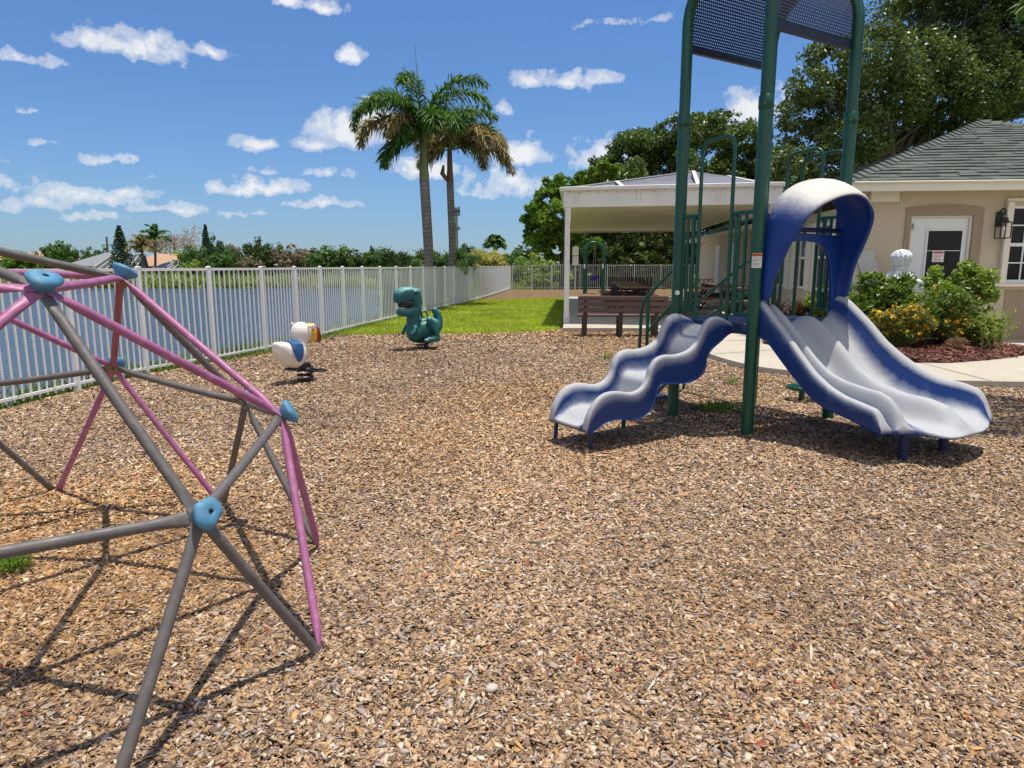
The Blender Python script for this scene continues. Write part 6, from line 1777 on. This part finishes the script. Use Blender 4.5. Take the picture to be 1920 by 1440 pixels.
def house(u0, u1, vr, ve, Y, rm_, label, depth=9, cage=None, ridge=(.3, .7)):
    a, b_ = at(u0, ve, Y), at(u1, ve, Y); g = float(terrain(np.array([(a.x + b_.x) / 2]), np.array([Y]))[0]); zr_ = at(u0, vr, Y + depth / 2).z; ze = a.z
    t = empty('house', ((a.x + b_.x) / 2, Y, g), label, 'house', 'houses across the lake')
    w_ = b_.x - a.x
    obj('wall', MB().box(((a.x + b_.x) / 2, Y + depth / 2, (g + ze) / 2 - .1), (w_ * .94, depth * .9, ze - g + .2)), wall_w, t, 30)
    r0, r1 = a.x + w_ * ridge[0], a.x + w_ * ridge[1]
    mb = MB(); mb.add([(a.x - .4, Y - .4, ze), (b_.x + .4, Y - .4, ze), (b_.x + .4, Y + depth, ze), (a.x - .4, Y + depth, ze), (r0, Y + depth / 2, zr_), (r1, Y + depth / 2, zr_)], [(0, 1, 5, 4), (1, 2, 5), (2, 3, 4, 5), (3, 0, 4), (3, 2, 1, 0)])
    obj('roof', mb, rm_, t, None)
    for k in (.25, .5, .75): 
        x = a.x + w_ * k; obj('window', MB().box((x, Y + depth * .05 - .03, (g + ze) / 2), (w_ * .1, .08, (ze - g) * .45)), glass, t, 30)
    if cage:
        c0, c1 = at(cage[0], ve, Y - 4), at(cage[1], ve, Y - 4); ct, cf = at(c0.x, cage[2], Y - 1).z, ze - .5
        mb = MB(); zc = at(cage[0], cage[2], Y - 2).z
        mb.add([(c0.x, Y - 4, g), (c1.x, Y - 4, g), (c1.x, Y - 4, cf), (c0.x, Y - 4, cf), (c0.x + .6, Y + .3, zc), (c1.x - .6, Y + .3, zc), (c0.x, Y + .3, g), (c1.x, Y + .3, g)], [(0, 1, 2, 3), (3, 2, 5, 4), (0, 3, 4, 6), (2, 1, 7, 5)])
        cg = obj('screen_cage', mb, cage_m, t, None)
        fm = MB(); n = 6
        for k in range(n + 1):
            x = c0.x + (c1.x - c0.x) * k / n; x2 = c0.x + .6 + (c1.x - c0.x - 1.2) * k / n
            fm.bar((x, Y - 4.03, g), (x, Y - 4.03, cf), .09, .06, (1, 0, 0)); fm.bar((x, Y - 4.02, cf + .03), (x2, Y + .3, zc + .03), .09, .06)
        for z in (cf, (g + cf) / 2): fm.bar((c0.x, Y - 4.04, z), (c1.x, Y - 4.04, z), .06, .09)
        obj('cage_frame', fm, cage_f, cg, 30)
    return t
house(-60, 88, 473, 489, 98, roof_or, 'house with low orange tiled roof at the far left', 10)
house(122, 222, 473, 499, 92, roof_gr, 'house with pale grey hipped roof and large screened pool cage', 11, (168, 250, 476), (.35, .75))
house(246, 342, 476, 499, 94, roof_or, 'house with orange tan roof and screened porch', 10, (278, 340, 490), (.12, .55))
house(306, 356, 478, 500, 108, roof_dk, 'small grey green roof behind the orange tan house', 8)
house(428, 450, 488, 500, 90, roof_gr, 'small pale roof half hidden by pink bushes', 6)
cellm = M('dull galvanised steel', srgb(128, 132, 138), .5, metal=.3)
cb = at(857, 498, 300); cb.z = -.3
ct_ = empty('cell_tower', cb, 'distant slim grey telecom mast right of the palm trunks', 'mast')
h = at(857, 390, 300).z
obj('pole', MB().tube([cb, (cb.x, cb.y, h)], [.8, .5], 10), cellm, ct_, 60)
mb = MB()
for v in (393, 400, 428):
    z = at(857, v, 300).z
    for k in range(6): 
        a = k * 1.047; mb.box((cb.x + 1.3 * math.cos(a), cb.y + 1.3 * math.sin(a), z), (.5, .4, 2.2 if v < 420 else 1.4))
    mb.lathe([(1.3, -.15), (1.3, .15), (.5, .15), (.5, -.15)], (cb.x, cb.y, z), 10)
obj('antenna_array', mb, cellm, ct_, 30)
for (u, vt, Y, lab) in ((205, 444, 140, 'wooden utility pole with crossarm beside the dark conifer'), (490, 443, 120, 'thin utility pole rising from the dark rounded tree')):
    p = at(u, 500, Y); p.z = -.3; z = at(u, vt, Y).z
    u_ = empty('utility_pole', p, lab, 'utility pole', 'utility poles across the lake')
    obj('pole', MB().tube([p, (p.x, p.y, z)], .17, 8), bark_m, u_, 60); obj('crossarm', MB().box((p.x, p.y - .15, z - 1.6), (2.2, .12, .14)), bark_m, u_, 30)

# ------------------------------------------------------------------ planting bed by the clubhouse
def shrub(name, u0, u1, vt, vb, Y, mat, label, n, L, Wd, seed, flowers=None, nf=0, group='shrubs in the mulch bed', squat=1.0):
    a, b_ = at(u0, vb, Y), at(u1, vb, Y); z0 = .12; z1 = at(u0, vt, Y).z; cx = (a.x + b_.x) / 2; w_ = (b_.x - a.x); h = z1 - z0
    loc = Vector((cx, Y, z0)); t = empty(name, loc, label, 'shrub', group); r = random.Random(seed)
    cl = []
    for k in range(9):
        x = cx + w_ * r.uniform(-.30, .30); zz = z0 + h * r.uniform(.35, .76) * squat; cl.append(((x, Y + r.uniform(-.25, .25) * w_ * .6, zz), (w_ * r.uniform(.15, .23), w_ * .2, h * r.uniform(.16, .26))))
    cl += [((cx, Y, z0 + h * .45), (w_ * .34, w_ * .28, h * .38)), ((cx + w_ * r.uniform(-.1, .1), Y, z1 - h * .16), (w_ * .16, w_ * .15, h * .15))]
    pts = crown_pts(cl, n, seed, .3, .55, 20) - np.array(loc)
    V, Q = leaves(pts, L, Wd, seed); link('foliage', quads_mesh('foliage', V, 0, Q, mat), t)
    mb = MB()
    for k in range(12):
        a_ = r.uniform(0, 6.28); e = Vector((cx + w_ * .36 * math.cos(a_), Y + w_ * .28 * math.sin(a_), z0 + h * r.uniform(.4, .85)))
        mb.tube([loc + Vector((r.uniform(-.12, .12) * w_, r.uniform(-.1, .1) * w_, -.05)), lerp(loc, e, .5) + up * .06, e], [.012, .009, .004], 5)
    obj('stems', mb, bark_m, t, 60)
    if flowers:
        c = np.array((cx, Y, z0 + h * .5)) - np.array(loc); d = rng.normal(0, 1, (nf, 3)); d[:, 2] = np.abs(d[:, 2]) * .9; d /= np.linalg.norm(d, axis=1)[:, None]
        idx = rng.choice(len(pts), nf); pf = pts[idx]; k = pf[:, 2] > h * .35; pf = pf[k] + d[k] * np.array([.05, .05, .045])
        V, Q = leaves(np.repeat(pf, 3, 0) + rng.normal(0, .008, (len(pf) * 3, 3)), .045, .036, seed + 5, 1.5); fo = link('bloom', quads_mesh('bloom', V, 0, Q, LM[flowers]), t); fo['kind'] = 'stuff'
    return t
shrub('shrub', 1556, 1728, 508, 650, 11.5, LM['bushy'], 'rounded glossy green shrub left of the pineapple finial', 12000, .085, .04, 81)
shrub('shrub', 1728, 1852, 486, 640, 11.6, LM['lush'], 'tall light green shrub in front of the white door', 7500, .10, .045, 82)
shrub('shrub', 1500, 1600, 528, 640, 12.9, LM['lush'], 'pale green shrub behind the slide hood', 4500, .08, .035, 83)
shrub('flowering_shrub', 1630, 1752, 574, 668, 10.55, LM['dusty'], 'dusty green shrub dotted with yellow flowers nearest the path', 7000, .055, .022, 84, 'yellow', 620)
shrub('flowering_shrub', 1742, 1822, 580, 660, 10.7, LM['dusty'], 'yellow flowered shrub in the middle of the bed', 4500, .055, .024, 85, 'yellow', 380)
shrub('flowering_shrub', 1672, 1850, 534, 640, 11.0, LM['bushy'], 'green shrub with small orange flowers behind the yellow ones', 8000, .06, .03, 86, 'orange', 130)
shrub('shrub', 1800, 1872, 588, 672, 10.6, LM['bushy'], 'low dark green shrub at the right of the yellow flowers', 3000, .06, .028, 87, 'orange', 24)
shrub('dry_shrub', 1765, 1812, 632, 664, 10.3, LM['dry'], 'small dry brown twiggy clump on the red mulch', 1400, .07, .008, 88)
# sparse upright plant at the right end
r = random.Random(5); p0 = at(1858, 662, 10.45); p0.z = .13
sp_ = empty('spindly_plant', p0, 'spindly plant with long bare stems and leaf tufts at the right of the bed', 'plant', 'shrubs in the mulch bed')
mb = MB(); tv = []
for k in range(26):
    tip = at(1835 + 85 * r.random(), 575 + 60 * r.random(), 10.45 + r.uniform(-.5, .5)); b0 = p0 + Vector((r.uniform(-.18, .1), r.uniform(-.12, .12), 0))
    m1 = lerp(b0, tip, .5) + Vector((0, 0, .03)); mb.tube([b0, m1, tip], [.008, .006, .003], 5)
    for s in np.linspace(.55, 1, 14): 
        q = lerp(m1, tip, (s - .5) * 2) ; tv.append((q.x + r.gauss(0, .03), q.y + r.gauss(0, .03), q.z + r.gauss(0, .025)))
obj('stems', mb, M('pale stem', srgb(150, 140, 96), .7), sp_, 60)
V, Q = leaves(np.array(tv) - np.array(p0), .085, .022, 91); link('foliage', quads_mesh('foliage', V, 0, Q, LM['lush']), sp_)
# strap leaved cordylines
for i, (u, lab) in enumerate(((1442, 'dark red strap leaved plant left behind the slide hood'), (1483, 'dark red strap leaved plant in the middle behind the hood'), (1512, 'dark red strap leaved plant beside the pale green shrub'))):
    p0 = at(u, 600, 13.3); p0.z = .1; t_ = empty('cordyline', p0, lab, 'plant', 'cordylines by the side wall'); V, Q = [], []; r = random.Random(i)
    for s in range(9):
        b0 = Vector((r.uniform(-.28, .28), r.uniform(-.2, .2), r.uniform(.05, .45)))
        for k in range(26):
            a = r.uniform(0, 6.28); e = r.uniform(.35, 1.4); L = r.uniform(.25, .42); d = Vector((math.cos(a) * math.cos(e), math.sin(a) * math.cos(e), math.sin(e))); wv = d.cross(up).normalized() * .016
            m1 = b0 + d * L * .6; tp = b0 + d * L + Vector((math.cos(a), math.sin(a), -.6)) * L * .15; o = len(V)
            V += [b0 - wv * .5, b0 + wv * .5, m1 + wv, m1 - wv, tp + wv * .1, tp - wv * .1]; Q += [(o, o + 1, o + 2, o + 3), (o + 3, o + 2, o + 4, o + 5)]
    link('foliage', quads_mesh('foliage', np.array([tuple(v) for v in V]), 0, np.array(Q), LM['wine']), t_)
# weeds sprouting through the chips
def weed(p, rad, n, L, label, seed, h=.06):
    t = None; r = random.Random(seed); V, Q = [], []
    for k in range(n):
        a = r.uniform(0, 6.28); d = r.random() ** .7 * rad; b0 = Vector((d * math.cos(a), d * math.sin(a) * .7, .0)); e = r.uniform(.3, 1.2); ll = L * r.uniform(.5, 1.2)
        a2 = a + r.gauss(0, .7); v = Vector((math.cos(a2) * math.cos(e), math.sin(a2) * math.cos(e), math.sin(e))); wv = v.cross(up).normalized() * L * .07
        z = b0 + up * r.uniform(.005, h); o = len(V); V += [z - wv, z + wv, z + v * ll * .6 + wv, z + v * ll * .6 - wv, z + v * ll, z + v * ll - wv * .2]; Q += [(o, o + 1, o + 2, o + 3), (o + 3, o + 2, o + 4, o + 5)]
    me = quads_mesh('weed', np.array([tuple(v) for v in V]), 0, np.array(Q), LM['bright'])
    o = link('weed', me); o.location = p; tag(o, label, 'weed', 'weeds in the bark chips')
weed(gp(20, 1070, .012), .10, 300, .05, 'green weed tuft at the left under the dome climber', 1)
weed(gp(1345, 768, .012), .26, 420, .06, 'flat patch of weeds in the shade under the tower', 2, .03)
weed(gp(1372, 720, .012), .06, 60, .06, 'tiny weed sprig right of the wave slide', 3)
weed(gp(1137, 674, .012), .08, 70, .06, 'tiny weed sprig left of the wave slide', 4)
# a few sticks and a pebble lying on the chips
stick_m = M('bleached twig', srgb(176, 164, 148), .8, .2, 20); stick_d = M('dark twig', srgb(84, 68, 56), .8, .2, 20)
for i, (u0, v0, u1, v1, m_, lab) in enumerate(((880, 1330, 890, 1310, stick_m, 'pale bent twig on the chips in front'), (735, 1068, 752, 1058, stick_m, 'short pale twig near the dome climber'), (207, 1145, 272, 1146, stick_d, 'dark twig under the dome climber'), (700, 712, 676, 716, stick_m, 'pale twig behind the dome climber'), (845, 714, 872, 717, stick_d, 'dark twig right of the toucan rider'), (1860, 1225, 1888, 1228, stick_d, 'dark twig at the right edge'))):
    a, b_ = gp(u0, v0, .028), gp(u1, v1, .03); mid = lerp(a, b_, .5) + Vector((.006, .004, .006))
    top('twig', MB().tube([a, mid, b_], [.004, .005, .003], 7), m_, a, lab, 'twig', 'twigs on the bark chips', 60)
pe = gp(922, 1290, .02); top('pebble', MB().ball(pe, (.024, .018, .013), Matrix.Rotation(.6, 3, 'Z')), M('grey pebble', srgb(186, 176, 164), .7, .15, 40), pe, 'pale rounded pebble on the chips in the foreground', 'pebble', None, 180)
